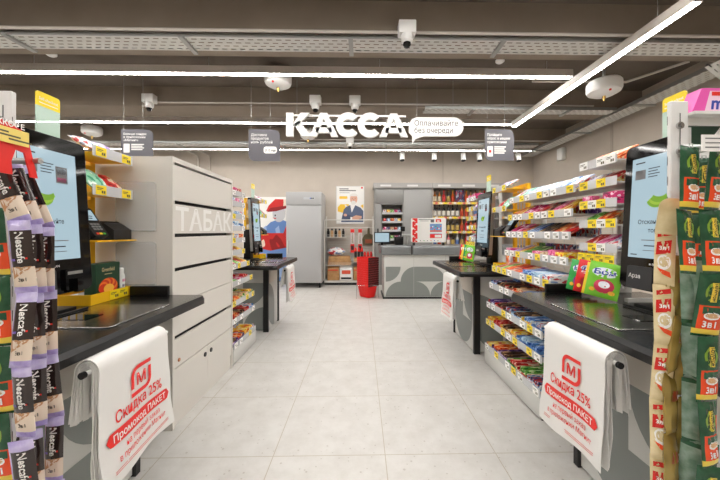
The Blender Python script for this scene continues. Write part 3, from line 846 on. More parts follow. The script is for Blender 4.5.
def topper(label, K, off, w=.105):
    t0, o0, ux, uz, nn, hh = K
    p = o0+ux*off+uz*(hh+.001)-nn*.03
    t = thing('clip_sign', label, 'sign', p, group='yellow topped signs on the kiosks')
    up = Vector((0, 0, 1))
    bm = newbm(); prism(bm, rect(-w/2, 0, w/2, .124), p, ux, up, .006); part('acrylic_plate', bm, mint, t, smooth=False)
    bm = newbm(); prism(bm, rrect(-w/2, .1245, w/2, .187, .012, 4, (0, 0, 1, 1)), p, ux, up, .006, 0)
    n_ = ux.cross(up)
    text(bm, 'Self-checkout', .018, p+n_*.0066+up*.152, ux, up, 1, 'C', bold=.012, width=w*.8)
    flat(bm, rect(-w*.4, .138, w*.4, .141), p+n_*.0066, ux, up, 1)
    part('yellow_header', bm, [yellow, paper], t, smooth=False)
KA = kiosk('black self-checkout screen standing before the yellow shelf and tea box', -1, 1.20, 1.573, shift=-.03, bez=.06)
KB = kiosk('black self-checkout screen beside the hanging bags of jelly sweets', 1, 1.21, 1.58)
KC = kiosk('small looking far black self-checkout screen in front of the fridge', -1, 3.90, 4.22)
KD = kiosk('far black self-checkout screen hiding part of the bottle shelves', 1, 3.24, 3.62)
topper('yellow topped sign on the kiosk before the yellow shelf', KA, .034)
topper('yellow topped sign on the kiosk with jelly sweets beside it', KB, .033)
topper('yellow topped sign on the far kiosk before the fridge', KC, 0)
topper('yellow topped sign on the far kiosk before the bottles', KD, .05)

# ---------------------------------------------------------------- yellow product stands
TAGS = {}
def tag_mesh(s, kind, facing='X'):
    """price tag facing the aisle"""
    key = (s, kind, facing)
    if key in TAGS: return TAGS[key]
    bm = newbm()
    ux, uz = Vector((0, -s, 0)), Vector((0, 0, 1)); nn = ux.cross(uz)
    if facing == 'Y': ux = Vector((1, 0, 0)); nn = Vector((0, -1, 0))
    prism(bm, rect(-.033, -.024, .033, .024), (0, 0, 0), ux, uz, .0012, 0)
    o = nn*.0016
    flat(bm, rect(-.027, .008, .012, .012), o, ux, uz, 1); flat(bm, rect(-.027, .001, .002, .004), o, ux, uz, 1)
    flat(bm, rect(.002, -.016, .012, -.002), o, ux, uz, 1); flat(bm, rect(.015, -.016, .025, -.002), o, ux, uz, 1)
    TAGS[key] = mesh('price_tag', bm, [yellow if kind == 'y' else paper, M('tag_ink', (90, 84, 60), .6)], smooth=False)
    return TAGS[key]

def gl(o):
    p = Vector((0, 0, 0))
    while o is not None: p += o.location; o = o.parent
    return p

def shelf(t, s, xf, xb, y0, y1, z, pattern, mat=None, lip=.058, floor_mat_=None, slope=0.0, start=.05):
    """shelf plate with its front lip and tags; z is the plate's top"""
    bm = newbm()
    bx(bm, s*(xf+.004), s*xb, y0, y1, z-.006, z)
    bx(bm, s*xf, s*(xf+.003), y0, y1, z-.018, z-.018+lip, 1)
    o = part('shelf', bm, [floor_mat_ or zinc, mat or lip_clear], t, smooth=False)
    base = gl(o)
    n = len(pattern)
    if n:
        step = (y1-y0-2*start)/max(1, n-1)
        for k, c in enumerate(pattern):
            if c == '.': continue
            y = y1-start-step*k
            link('price_tag', tag_mesh(s, c), o, Vector((s*(xf-.0006), y, z-.018+lip*.5))-base)
    return o

def yellow_stand(label, s, y0, y1):
    t = thing('product_stand', label, 'product stand', (s*1.5, (y0+y1)/2, TOPZ+.0004))
    def X(a): return s*a
    bm = newbm()
    for yy in (y0+.01, y1-.04): bx(bm, X(1.57), X(1.60), yy, yy+.03, TOPZ+.001, 1.66)
    for z, zh in ((.86, .02), (1.15, .02), (1.30, .085), (1.50, .085), (1.63, .03)): bx(bm, X(1.5705), X(1.5995), y0+.04, y1-.04, z, z+zh)
    for k in range(4):
        y = y0+.07+(y1-y0-.14)*k/3; cyl(bm, (X(1.585), y, .865), (X(1.585), y, 1.64), .004, n=6)
    part('back_frame', bm, stand_yellow, t, smooth=False)
    shelf(t, s, 1.36, 1.568, y0, y1, 1.61, 'y.yw'[:3], floor_mat_=stand_yellow, lip=.055)
    shelf(t, s, 1.36, 1.568, y0, y1, 1.41, 'y.y', floor_mat_=stand_yellow, lip=.055)
    bm = newbm()
    for k in range(5): cyl(bm, (X(1.34), y0+.03+(y1-y0-.06)*k/4, 1.152), (X(1.568), y0+.03+(y1-y0-.06)*k/4, 1.152), .003, n=6)
    for x in (1.34, 1.45, 1.56): cyl(bm, (X(x), y0, 1.152), (X(x), y1, 1.152), .004, n=6)
    part('wire_shelf', bm, stand_yellow, t)
    bm = newbm()
    bx(bm, X(1.37), X(1.568), y0, y1, TOPZ+.001, TOPZ+.006)
    bx(bm, X(1.37), X(1.374), y0, y1, TOPZ+.006, TOPZ+.055); bx(bm, X(1.374), X(1.568), y0, y0+.004, TOPZ+.006, TOPZ+.055); bx(bm, X(1.374), X(1.568), y1-.004, y1, TOPZ+.006, TOPZ+.055)
    o = part('tray', bm, stand_yellow, t, smooth=False)
    base = gl(o)
    for y in ((y0*.45+y1*.55), y1-.06): link('price_tag', tag_mesh(s, 'y'), o, Vector((s*1.369, y, TOPZ+.03))-base)
    return t
yellow_stand('yellow product stand holding the tea box before the tobacco cabinet', -1, 1.605, 1.88)
yellow_stand('yellow product stand at the far counter before the fridge', -1, 4.27, 4.52)
yellow_stand('yellow product stand on the counter before the cash desk', 1, 2.89, 3.20)
# ---------------------------------------------------------------- goods: shapes
PAL = {
 'pink': ((236, 120, 170), (250, 220, 230), (200, 40, 110)), 'red': ((206, 40, 40), (240, 220, 200), (150, 20, 24)),
 'orange': ((238, 110, 36), (250, 220, 160), (190, 50, 20)), 'yellow': ((246, 204, 50), (220, 60, 40), (250, 240, 190)),
 'green': ((106, 176, 66), (230, 240, 200), (40, 110, 50)), 'blue': ((90, 140, 205), (220, 232, 244), (36, 70, 150)),
 'purple': ((104, 72, 150), (220, 200, 235), (60, 36, 100)), 'brown': ((84, 52, 38), (206, 160, 110), (40, 24, 18)),
 'white': ((236, 236, 236), (200, 60, 70), (120, 150, 200)), 'cream': ((232, 214, 176), (200, 120, 60), (150, 60, 40)),
 'pale blue': ((170, 204, 228), (240, 246, 250), (70, 110, 170)), 'magenta': ((206, 36, 110), (250, 220, 236), (110, 20, 70)),
 'dark blue': ((40, 52, 100), (200, 205, 220), (200, 60, 50)), 'lilac': ((190, 160, 214), (245, 240, 250), (120, 80, 170)),
 'black': ((30, 28, 30), (200, 160, 90), (90, 80, 80)), 'mint': ((150, 214, 184), (238, 250, 244), (60, 160, 120)),
}
def pm(c): return M_print('print_'+c.replace(' ', '_'), *PAL[c])
GM = {}
def g_box(c, d, w, h, bev=.004):
    key = ('box', c, d, w, h)
    if key not in GM:
        bm = newbm(); bx(bm, -d/2, d/2, -w/2, w/2, 0, h, bev=bev, seg=2); GM[key] = mesh('pack', bm, pm(c))
    return GM[key]
def g_pouch(c, d, w, h):
    """pillow bag lying flat, crimped at both ends"""
    key = ('pouch', c, d, w, h)
    if key not in GM:
        bm = newbm(); n, m_ = 8, 6; top = []; bot = []
        for i in range(n+1):
            u = -1+2*i/n; r1 = []; r2 = []
            for j in range(m_+1):
                v = -1+2*j/m_
                z = h*.5*(max(0, 1-abs(u)**3))**.6*(max(0, 1-v*v))**.5
                wob = .0012*math.sin(9*u+7*v)
                r1.append(bm.verts.new((u*d/2, v*w/2*(1-.06*(1-abs(u))), h*.5+z+wob+.0005))); r2.append(bm.verts.new((u*d/2, v*w/2*(1-.06*(1-abs(u))), h*.5-z*.98-.0005)))
            top.append(r1); bot.append(r2)
        for i in range(n):
            for j in range(m_):
                bm.faces.new((top[i][j], top[i+1][j], top[i+1][j+1], top[i][j+1])); bm.faces.new((bot[i][j], bot[i][j+1], bot[i+1][j+1], bot[i+1][j]))
        GM[key] = mesh('pouch', bm, pm(c), fixn=True)
    return GM[key]
def g_bar(c, d, w, h):
    key = ('bar', c, d, w, h)
    if key not in GM:
        bm = newbm(); bx(bm, -d*.44, d*.44, -w/2, w/2, 0, h, bev=min(w, h)*.28, seg=2)
        for q in (-1, 1): bx(bm, q*d*.44, q*d*.5, -w*.48, w*.48, h*.45, h*.55)
        GM[key] = mesh('bar', bm, pm(c))
    return GM[key]
def g_carton(c, d, w, h):
    """open display carton, low in front"""
    key = ('carton', c, d, w, h)
    if key not in GM:
        bm = newbm(); t_ = .0025
        bx(bm, -d/2, d/2, -w/2, w/2, 0, t_)
        bx(bm, -d/2, -d/2+t_, -w/2, w/2, t_, h*.75); bx(bm, d/2-t_, d/2, -w/2, w/2, t_, h*1.25)
        for q in (-1, 1): bx(bm, -d/2+t_, d/2-t_, q*w/2-(t_ if q > 0 else 0), q*w/2+(0 if q > 0 else t_), t_, h)
        GM[key] = mesh('carton', bm, pm(c), smooth=False)
    return GM[key]
COUNT = {}
def put(name, me, x, y, z, s, label, cat, group, rx=0, ry=0, rz=0):
    o = link(name, me, None, (x, y, z), (rx, ry, rz+(0 if s > 0 else PI)))
    return tag(o, label, cat, group)

def fill(s, xf, z, y0, y1, kinds, level, rack, tilt=.16, seed=0, depth=.17, bh=.035):
    """kinds: list of (kind, colour, width); laid from the far end towards the camera"""
    rnd = random.Random(seed)
    y = y1-.008; n = 0
    for k, (kind, c, w) in enumerate(kinds):
        if y-w < y0+.004: break
        yc = y-w/2; y -= w+.006
        x = s*(xf+.014+depth/2)
        pos = ORD[n]+' from far end'; n += 1
        tail = pos+', '+level+' shelf '+rack
        grp = 'goods on the '+level+' shelf '+rack
        if kind == 'box':
            h = bh+.02*rnd.random()
            put('sweets_box', g_box(c, depth, round(w, 3), round(h, 2)), x, yc, z+.0006, s, c+' box, '+tail, 'sweets box', grp)
        elif kind == 'tall':
            h = .10 if bh > .09 else .075
            put('sweets_box', g_box(c, .05, round(w, 3), h), s*(xf+.06), yc, z+.0006, s, c+' upright box, '+tail, 'sweets box', grp)
        elif kind == 'pouch':
            tt = tilt+.08*rnd.random()
            put('sweets_pouch', g_pouch(c, depth, round(w, 3), .034), s*(xf+.022+math.cos(tt)*depth/2), yc, z+.0008+math.sin(tt)*depth/2, s, c+' pouch, '+tail, 'sweets pouch', grp, ry=-tt)
        elif kind == 'pack':        # wafer or biscuit packs sloping up to the back
            me = g_box(c, depth, round(w, 3), .024, .006); tt = tilt+.06*rnd.random()
            put('biscuit_pack', me, s*(xf+.020+math.cos(tt)*depth/2), yc, z+.0010+math.sin(tt)*depth/2, s, c+' flat pack, '+tail, 'biscuit pack', grp, ry=-tt)
        elif kind.startswith('bars'):
            hc = .05; cc = kind.split(':')[1] if ':' in kind else c
            put('display_carton', g_carton(cc, depth, round(w, 3), hc), x, yc, z+.0006, s, cc+' open carton, '+tail, 'display carton', grp)
            nb = max(2, int((w-.008)/.026)); bw = (w-.010)/nb
            for i in range(nb):
                put('sweets_bar', g_bar(c, depth-.012, round(bw-.002, 4), .040+.012*(i % 2)), x, yc-w/2+.005+bw*(i+.5), z+.0035, s,
                    c+' bar in the carton '+tail, 'sweets bar', c+' bars in the carton '+tail)

# ---------------------------------------------------------------- sweets racks
wire_m = M('rack_wire', (200, 202, 202), .35, .6)
LEVELS = [(1.472, 1.36), (1.318, 1.345), (1.168, 1.33), (1.003, 1.315), (.858, 1.20), (.708, 1.175), (.533, 1.15), (.378, 1.145), (.158, 1.135)]
NAMES = ['top', 'second', 'third', 'fourth', 'fifth', 'sixth', 'seventh', 'eighth', 'bottom', 'lowest']
def sweets_rack(label, s, y0, y1, levels, patterns):
    t = thing('sweets_rack', label, 'sweets rack', (s*1.45, (y0+y1)/2, 0))
    def X(a): return s*a
    bm = newbm(); bx(bm, X(1.135), X(1.70), y0, y1, .012, .138, bev=.003); bx(bm, X(1.15), X(1.70), y0+.01, y1-.01, 0, .0118, 1)
    part('plinth', bm, [light_grey, black], t)
    for yy in (y0+.015, y1-.015):
        bm = newbm(); bx(bm, X(1.655), X(1.695), yy-.015, yy+.015, .1385, levels[0][0]+.09); part('upright', bm, light_grey, t, smooth=False)
    bm = newbm()
    nz = int((levels[0][0]-.2)/.05)
    for k in range(nz+1): cyl(bm, (X(1.672), y0+.031, .2+k*.05), (X(1.672), y1-.031, .2+k*.05), .002, n=5)
    for k in range(7): cyl(bm, (X(1.668), y0+.05+(y1-y0-.1)*k/6, .15), (X(1.668), y0+.05+(y1-y0-.1)*k/6, levels[0][0]+.08), .0025, n=5)
    part('wire_back', bm, wire_m, t)
    for k, (z, xf) in enumerate(levels):
        shelf(t, s, xf, 1.652, y0+.004, y1-.004, z, patterns[k % len(patterns)], lip=.052, floor_mat_=light_grey)
    return t
sweets_rack('wide sweets rack with nine shelves standing between the two checkout counters', 1, 1.945, 2.835, LEVELS,
            ['w.yw.yww.y', 'yww.ywwy.w', 'wwwyw.www', 'wwy.wywww', 'yyyw.wywy', 'w.ww.yw.w', 'ww.yw.wyw', 'yy.ywy.yw', 'w.y.wyw.w'])
RW = 'wide sweets rack'
P = [  # far end first
 [('pack', 'white', .085), ('pack', 'mint', .08), ('pack', 'pale blue', .11), ('pack', 'white', .10), ('pack', 'pale blue', .12), ('pack', 'white', .10), ('pack', 'blue', .09), ('pack', 'white', .1)],
 [('pack', 'orange', .09), ('pack', 'yellow', .09), ('pouch', 'magenta', .10), ('pouch', 'magenta', .10), ('pack', 'red', .08), ('pack', 'brown', .09), ('pack', 'pink', .09), ('pack', 'yellow', .08)],
 [('pouch', 'magenta', .10), ('pack', 'pink', .08), ('pack', 'orange', .08), ('pack', 'pale blue', .08), ('pack', 'blue', .08), ('pack', 'black', .09), ('pack', 'brown', .09), ('pack', 'orange', .09), ('pack', 'red', .08)],
 [('box', 'pink', .09), ('pack', 'lilac', .08), ('pack', 'yellow', .07), ('pack', 'green', .08), ('pack', 'green', .08), ('box', 'pink', .10), ('box', 'cream', .09), ('box', 'pink', .08), ('box', 'yellow', .09)],
 [('pack', 'red', .08), ('pack', 'green', .07), ('pack', 'orange', .08), ('pack', 'red', .08), ('pack', 'orange', .09), ('pack', 'lilac', .07), ('box', 'blue', .11), ('box', 'pale blue', .13), ('box', 'white', .1)],
 [('bars:blue', 'dark blue', .12), ('bars:brown', 'brown', .14), ('bars:red', 'brown', .14), ('bars:orange', 'cream', .13), ('bars:blue', 'blue', .13), ('bars:brown', 'black', .12)],
 [('bars:dark blue', 'purple', .13), ('bars:red', 'brown', .15), ('bars:brown', 'dark blue', .13), ('bars:pale blue', 'brown', .15), ('bars:yellow', 'blue', .13), ('bars:blue', 'white', .12)],
 [('bars:yellow', 'yellow', .12), ('bars:red', 'red', .12), ('bars:yellow', 'brown', .13), ('bars:cream', 'yellow', .13), ('bars:blue', 'pale blue', .15), ('bars:blue', 'blue', .13)],
 [('box', 'yellow', .10), ('bars:purple', 'orange', .13), ('bars:purple', 'brown', .15), ('bars:green', 'red', .15), ('bars:red', 'green', .13), ('bars:white', 'dark blue', .15)],
]
for k, (z, xf) in enumerate(LEVELS):
    fill(1, xf, z, 1.95, 2.83, P[k], NAMES[k], RW, seed=k, depth=.18 if k < 4 else .21, tilt=(.5, .48, .42, .3, .2, .16, .16, .16, .16)[k], bh=.05 if k < 4 else .04)

rb = random.Random(77)
for k in range(4):
    row = [('tall', rb.choice(['red', 'white', 'magenta', 'dark blue', 'yellow', 'orange', 'cream', 'purple', 'green']), .088) for _ in range(9)]
    fill(1, 1.535, LEVELS[k][0], 1.965, 2.815, row, NAMES[k], 'back row '+RW, seed=140+k, bh=.10)
LEV2 = [(1.578, 1.25), (1.472, 1.25), (1.345, 1.25), (1.225, 1.25), (1.105, 1.25), (.985, 1.25), (.858, 1.20), (.708, 1.17), (.533, 1.15), (.378, 1.145), (.158, 1.135)]
sweets_rack('narrow sweets rack tucked behind the tobacco cabinet before the far counter', -1, 2.795, 3.385, LEV2,
            ['www', 'w.y', 'wy.', 'w.w', 'wyw', 'y.w', 'y.ywy', 'y.w.', 'yy.y', 'w.ww', '.y.ww'])
RN = 'narrow sweets rack'
LN = ['top', 'second', 'third', 'fourth', 'fifth', 'sixth', 'seventh', 'eighth', 'ninth', 'tenth', 'bottom']
cy = [[('tall', 'red', .10), ('tall', 'magenta', .10), ('tall', 'red', .10), ('tall', 'red', .10), ('tall', 'magenta', .1)],
      [('box', 'white', .10), ('box', 'pink', .10), ('box', 'white', .10), ('box', 'pink', .10), ('box', 'lilac', .1)],
      [('box', 'white', .12), ('box', 'blue', .12), ('box', 'white', .12), ('box', 'white', .12)],
      [('box', 'blue', .12), ('box', 'pale blue', .12), ('box', 'white', .12), ('box', 'dark blue', .12)],
      [('box', 'orange', .12), ('box', 'white', .12), ('box', 'yellow', .12), ('box', 'orange', .12)],
      [('pouch', 'yellow', .12), ('pouch', 'red', .12), ('pouch', 'brown', .12), ('pouch', 'magenta', .12)],
      [('pack', 'yellow', .09), ('pack', 'red', .09), ('pack', 'green', .09), ('pack', 'magenta', .09), ('pack', 'green', .09)],
      [('pack', 'white', .09), ('bars:red', 'red', .12), ('box', 'magenta', .10), ('pack', 'green', .1), ('pack', 'yellow', .09)],
      [('bars:green', 'yellow', .12), ('box', 'cream', .10), ('bars:green', 'cream', .12), ('bars:yellow', 'orange', .13)],
      [('bars:blue', 'white', .12), ('bars:red', 'red', .12), ('bars:black', 'brown', .12), ('bars:red', 'orange', .13)],
      [('bars:white', 'yellow', .14), ('bars:yellow', 'yellow', .13), ('bars:purple', 'orange', .15), ('bars:purple', 'brown', .12)]]
for k, (z, xf) in enumerate(LEV2): fill(-1, xf, z, 2.80, 3.38, cy[k], LN[k], RN, seed=40+k, depth=.17, tilt=.35 if k < 7 else .18, bh=.062 if k < 7 else .035)

# ---------------------------------------------------------------- counter racks behind the kiosks
def counter_rack(label, s, y0, y1):
    t = thing('counter_rack', label, 'sweets rack', (s*1.52, (y0+y1)/2, TOPZ+.0004))
    def X(a): return s*a
    for yy in (y0+.012, y1-.012):
        bm = newbm(); bx(bm, X(1.64), X(1.675), yy-.012, yy+.012, TOPZ+.0008, 1.66); bx(bm, X(1.42), X(1.64), yy-.012, yy+.012, TOPZ+.0008, TOPZ+.02)
        part('upright', bm, light_grey, t, smooth=False)
    bm = newbm(); bx(bm, X(1.645), X(1.655), y0+.025, y1-.025, .88, 1.63)
    for k in range(5):
        y = y0+.05+(y1-y0-.1)*k/4; cyl(bm, (X(1.640), y, .88), (X(1.640), y, 1.63), .004, n=6, mi=1)
    part('back_panel', bm, [M('rack_back', (196, 198, 198), .4, .3), wire_m], t)
    for k, (z, pat) in enumerate(((1.592, 'w.ww'), (1.472, 'y.y.'), (1.355, 'ywy.'), (1.242, '.ywy'), (1.104, '.yw.'))):
        shelf(t, s, 1.36, 1.638, y0+.003, y1-.003, z, pat, lip=.05, floor_mat_=light_grey, start=.04)
    bm = newbm(); bx(bm, X(1.352), X(1.357), y0, y1, 1.032, 1.064); o = part('hook_strip', bm, lip_clear, t, smooth=False)
    base = gl(o)
    for k in range(4):
        link('price_tag', tag_mesh(s, 'y'), o, Vector((s*1.350, y1-.04-(y1-y0-.08)*k/3, 1.05))-base)
    return t
counter_rack('silver backed counter rack behind the kiosk with hanging jelly sweet bags', 1, 1.625, 1.915)
counter_rack('silver backed counter rack beyond the far kiosk near the cash desk', 1, 3.665, 3.98)
TK = [[('pack', 'orange', .08), ('pack', 'orange', .09), ('pack', 'orange', .08)], [('pack', 'white', .09), ('pack', 'red', .08), ('pack', 'blue', .09)],
      [('box', 'pink', .08), ('pack', 'orange', .07), ('box', 'magenta', .09)], [('pouch', 'green', .09), ('pouch', 'orange', .08), ('pouch', 'lilac', .09)],
      [('pack', 'red', .08), ('pack', 'pink', .07), ('pack', 'white', .10)]]
for k, z in enumerate((1.592, 1.472, 1.355, 1.242, 1.104)):
    fill(1, 1.36, z, 1.628, 1.912, TK[k], ['top', 'second', 'third', 'fourth', 'fifth'][k], 'rack behind jelly bags', seed=80+k, depth=.14, tilt=.42, bh=.055)
    fill(1, 1.515, z, 1.655, 1.885, [('tall', rb.choice(['red', 'white', 'magenta', 'dark blue', 'yellow', 'cream']), .068) for _ in range(3)], ['top', 'second', 'third', 'fourth', 'fifth'][k], 'back row rack behind jelly bags', seed=160+k)
    fill(1, 1.36, z, 3.668, 3.977, TK[(k+2) % 5], ['top', 'second', 'third', 'fourth', 'fifth'][k], 'far counter rack', seed=90+k, depth=.14, tilt=.42, bh=.055)

# ---------------------------------------------------------------- pillow bags with print
def bulge(x, y, w, h, T, ph=0):
    a = max(0, 1-(2*x/w)**2); b_ = max(0, 1-abs(2*y/h)**6)
    return T*(a**.55)*(b_**.8)*(1+.10*math.sin(23*x/w+ph)+.10*math.sin(17*y/h+ph*1.7)) + .0004*math.sin(60*x/w+9*y/h)
def pillow(bm, w, h, T, zone, nx=10, ny=22, ph=0):
    """front faces -Y, centre at the origin; zone(x, y) gives the material of the front"""
    F, B = [], []
    for j in range(ny+1):
        y = -h/2+h*j/ny; f, b_ = [], []
        for i in range(nx+1):
            x = -w/2+w*i/nx
            d = bulge(x, y, w, h, T, ph)
            f.append(bm.verts.new((x, -d-.0003, y))); b_.append(bm.verts.new((x, d*.9+.0003, y)))
        F.append(f); B.append(b_)
    for j in range(ny):
        for i in range(nx):
            x, y = -w/2+w*(i+.5)/nx, -h/2+h*(j+.5)/ny
            f = bm.faces.new((F[j][i], F[j][i+1], F[j+1][i+1], F[j+1][i])); f.material_index = zone(x/w, y/h)
            f = bm.faces.new((B[j][i+1], B[j][i], B[j+1][i], B[j+1][i+1])); f.material_index = zone(x/w, y/h)
    for j in range(ny):
        for i, rev in ((0, 0), (nx, 1)):
            q = (F[j][i], F[j+1][i], B[j+1][i], B[j][i]); f = bm.faces.new(q[::-1] if rev else q); f.material_index = zone((-.5, .5)[rev]*.98, (j+.5)/ny-.5)
    def warp(off):
        return lambda p: Vector((p.x, -bulge(p.x, p.z, w, h, T, ph)-.0003-off, p.z))
    return warp
UX, UZ = Vector((1, 0, 0)), Vector((0, 0, 1))
def decal(bm, pts, mi, warp):
    n = len(pts); cx = sum(p[0] for p in pts)/n; cz = sum(p[1] for p in pts)/n
    if n < 10:                                   # refine the outline
        q = []
        for i in range(n):
            a, b_ = pts[i], pts[(i+1) % n]
            for k in range(5): q.append((a[0]+(b_[0]-a[0])*k/5, a[1]+(b_[1]-a[1])*k/5))
        pts = q; n = len(pts)
    rings = []
    for k in range(4):
        f = 1-k/4
        rings.append([bm.verts.new(warp(Vector((cx+(p[0]-cx)*f, 0, cz+(p[1]-cz)*f)))) for p in pts])
    c = bm.verts.new(warp(Vector((cx, 0, cz))))
    for A, B in zip(rings, rings[1:]):
        for i in range(n):
            g = bm.faces.new((A[i], A[(i+1) % n], B[(i+1) % n], B[i])); g.material_index = mi
    for i in range(n):
        g = bm.faces.new((rings[-1][i], rings[-1][(i+1) % n], c)); g.material_index = mi
lilac_f = M_noise('film_lilac', (168, 152, 214), (206, 198, 232), 40, .22, bump=.5)
coffee_f = M('film_coffee', (44, 32, 30), .2, coat=.4)
cream_f = M('film_cream', (228, 212, 194), .25)
tan_f = M('film_tan', (190, 142, 104), .25)
green_f = M_noise('film_green', (24, 66, 42), (44, 92, 62), 30, .22, bump=.5)
orange_f = M('film_orange', (232, 78, 34), .25)
gold_f = M_noise('film_gold', (206, 186, 138), (226, 210, 168), 30, .25, bump=.15)
shaded_gold_f = M_noise('film_gold_shaded', (128, 106, 48), (160, 138, 74), 25, .2, .3, bump=.15)  # golden sachet backs and sides, their shadow put into the darker film colour
sil_green_f = M_noise('film_back_green', (98, 128, 106), (140, 162, 146), 50, .25, bump=.2)
red_f = M('film_red', (206, 38, 34), .25)
lab_yel = M('label_yellow', (232, 204, 70), .3)
SM = {}
def sachet(kind, w, h, T, ph=0):
    key = (kind, ph)
    if key in SM: return SM[key]
    bm = newbm()
    if kind == 'lilac':
        def zone(x, y):
            if y > .36 or y < -.42: return 0
            if y > -.12: return 1 if x > -.38 else 0
            return 2
        wp = pillow(bm, w, h, T, zone, 9, 22, ph)
        text(bm, 'Nescafe', w*.50, Vector((-w*.10, 0, h*.34)), -UZ, UX, 4, 'L', bold=.02, width=h*.42, warp=wp(.0006))
        text(bm, '3в1', w*.26, Vector((w*.02, 0, -h*.33)), UX, UZ, 1, 'C', bold=.01, warp=wp(.0006))
        decal(bm, [(-w*.40, -h*.13), (w*.42, -h*.13), (w*.34, -h*.17), (w*.0, -h*.23), (-w*.38, -h*.30)], 3, wp(.0004))
        decal(bm, [(w*.26, -h*.03), (w*.34, -h*.03), (w*.34, -h*.005), (w*.26, -h*.005)], 5, wp(.0006))
        decal(bm, [(-w*.42, -h*.02), (-w*.18, -h*.02), (-w*.18, -h*.05), (-w*.42, -h*.05)], 6, wp(.0005))
        ms = [lilac_f, coffee_f, cream_f, tan_f, paper, red, M('film_violet', (120, 100, 190), .3)]
    elif kind == 'green':
        def zone(x, y):
            if y < -.44 or y > .44: return 0
            if y < -.37: return 3
            if y < .02: return 1 if x > -.44 else 0
            return 0
        wp = pillow(bm, w, h, T, zone, 10, 24, ph)
        decal(bm, ell(0, h*.21, w*.30, h*.15, 20), 4, wp(.0004))
        decal(bm, ell(0, h*.21, w*.22, h*.11, 20), 0, wp(.0006))
        decal(bm, [(-w*.10, h*.06), (w*.14, h*.06), (w*.14, h*.36), (-w*.10, h*.36)], 3, wp(.0008))
        text(bm, 'MONARCH', w*.17, Vector((w*.08, 0, h*.075)), UZ, -UX, 5, 'L', bold=.02, width=h*.27, warp=wp(.0012))
        decal(bm, [(-w*.3, -h*.02), (w*.42, -h*.02), (w*.42, -h*.13), (-w*.3, -h*.13)], 0, wp(.0004))
        decal(bm, ell(w*.05, -h*.16, w*.30, h*.06, 18), 2, wp(.0006)); decal(bm, ell(w*.05, -h*.155, w*.24, h*.04, 18), 6, wp(.0009))
        text(bm, '3в1', w*.36, Vector((0, 0, -h*.34)), UX, UZ, 2, 'C', bold=.03, warp=wp(.0008))
        ms = [green_f, orange_f, paper, lab_yel, M('film_lime', (126, 160, 44), .3), ink, M('film_milk', (214, 168, 120), .3)]
    elif kind == 'gold':
        def zone(x, y): return 0
        wp = pillow(bm, w, h, T, zone, 8, 22, ph)
        decal(bm, [(-w*.34, h*.32), (w*.34, h*.36), (w*.34, h*.44), (-w*.34, h*.40)], 1, wp(.0004))
        decal(bm, [(-w*.40, h*.02), (w*.30, h*.06), (w*.34, h*.28), (-w*.36, h*.24)], 1, wp(.0004))
        text(bm, '3в1', w*.34, Vector((0, 0, h*.11)), UX, UZ, 2, 'C', bold=.03, warp=wp(.0008))
        decal(bm, ell(0, -h*.10, w*.33, h*.13, 20), 2, wp(.0006)); decal(bm, ell(0, -h*.09, w*.24, h*.09, 18), 0, wp(.0009))
        decal(bm, [(-w*.34, -h*.19), (w*.3, -h*.26), (w*.36, -h*.36), (-w*.05, -h*.30)], 3, wp(.0005))
        ms = [gold_f, red_f, paper, orange_f]
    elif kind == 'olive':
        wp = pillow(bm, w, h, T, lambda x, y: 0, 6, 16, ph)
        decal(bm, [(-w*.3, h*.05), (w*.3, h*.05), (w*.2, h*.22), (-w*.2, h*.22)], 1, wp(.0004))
        ms = [shaded_gold_f, M('film_rust', (150, 70, 40), .3)]
    else:
        wp = pillow(bm, w, h, T, lambda x, y: 1 if abs(y) > .42 else 0, 6, 16, ph)
        decal(bm, [(w*.30, -h*.38), (w*.46, -h*.38), (w*.46, -h*.02), (w*.30, -h*.02)], 2, wp(.0004))
        ms = [sil_green_f, green_f, orange_f]
    SM[key] = mesh('sachet', bm, ms)
    return SM[key]

def strip(kind, label, x, y, ztop, w, h, T, n, yaw, roll=0.0, group='sachet strips on the racks', jitter=.09, seed=1, top_roll=None):
    """chain of joined sachets hanging from a hook"""
    rnd = random.Random(seed)
    t = thing('sachet_strip', label, 'coffee sachets', (x, y, ztop), (0, 0, yaw), group)
    dx = 0
    for k in range(n):
        r = roll+rnd.uniform(-jitter, jitter)*.6
        if k == 0 and top_roll is not None: r = top_roll
        o = link('sachet', sachet(kind, w, h, T, k % 3), t, (dx-math.sin(r)*h/2, rnd.uniform(-.002, .002), -h*(k+.5)*.985+(h*(1-math.cos(top_roll)) if top_roll is not None and k else 0)), (rnd.uniform(-jitter, jitter)*1.2, r, rnd.uniform(-jitter, jitter)*3))
        dx -= math.sin(r)*h
    bm = newbm(); tube(bm, [(-.004, 0, -.002), (-.004, .0, .006), (.004, 0, .006), (.004, 0, -.002)], .0012, 6); obj('loop', bm, zinc, t)
    return t
def pos(u, Y): return W(u, 231, Y).x
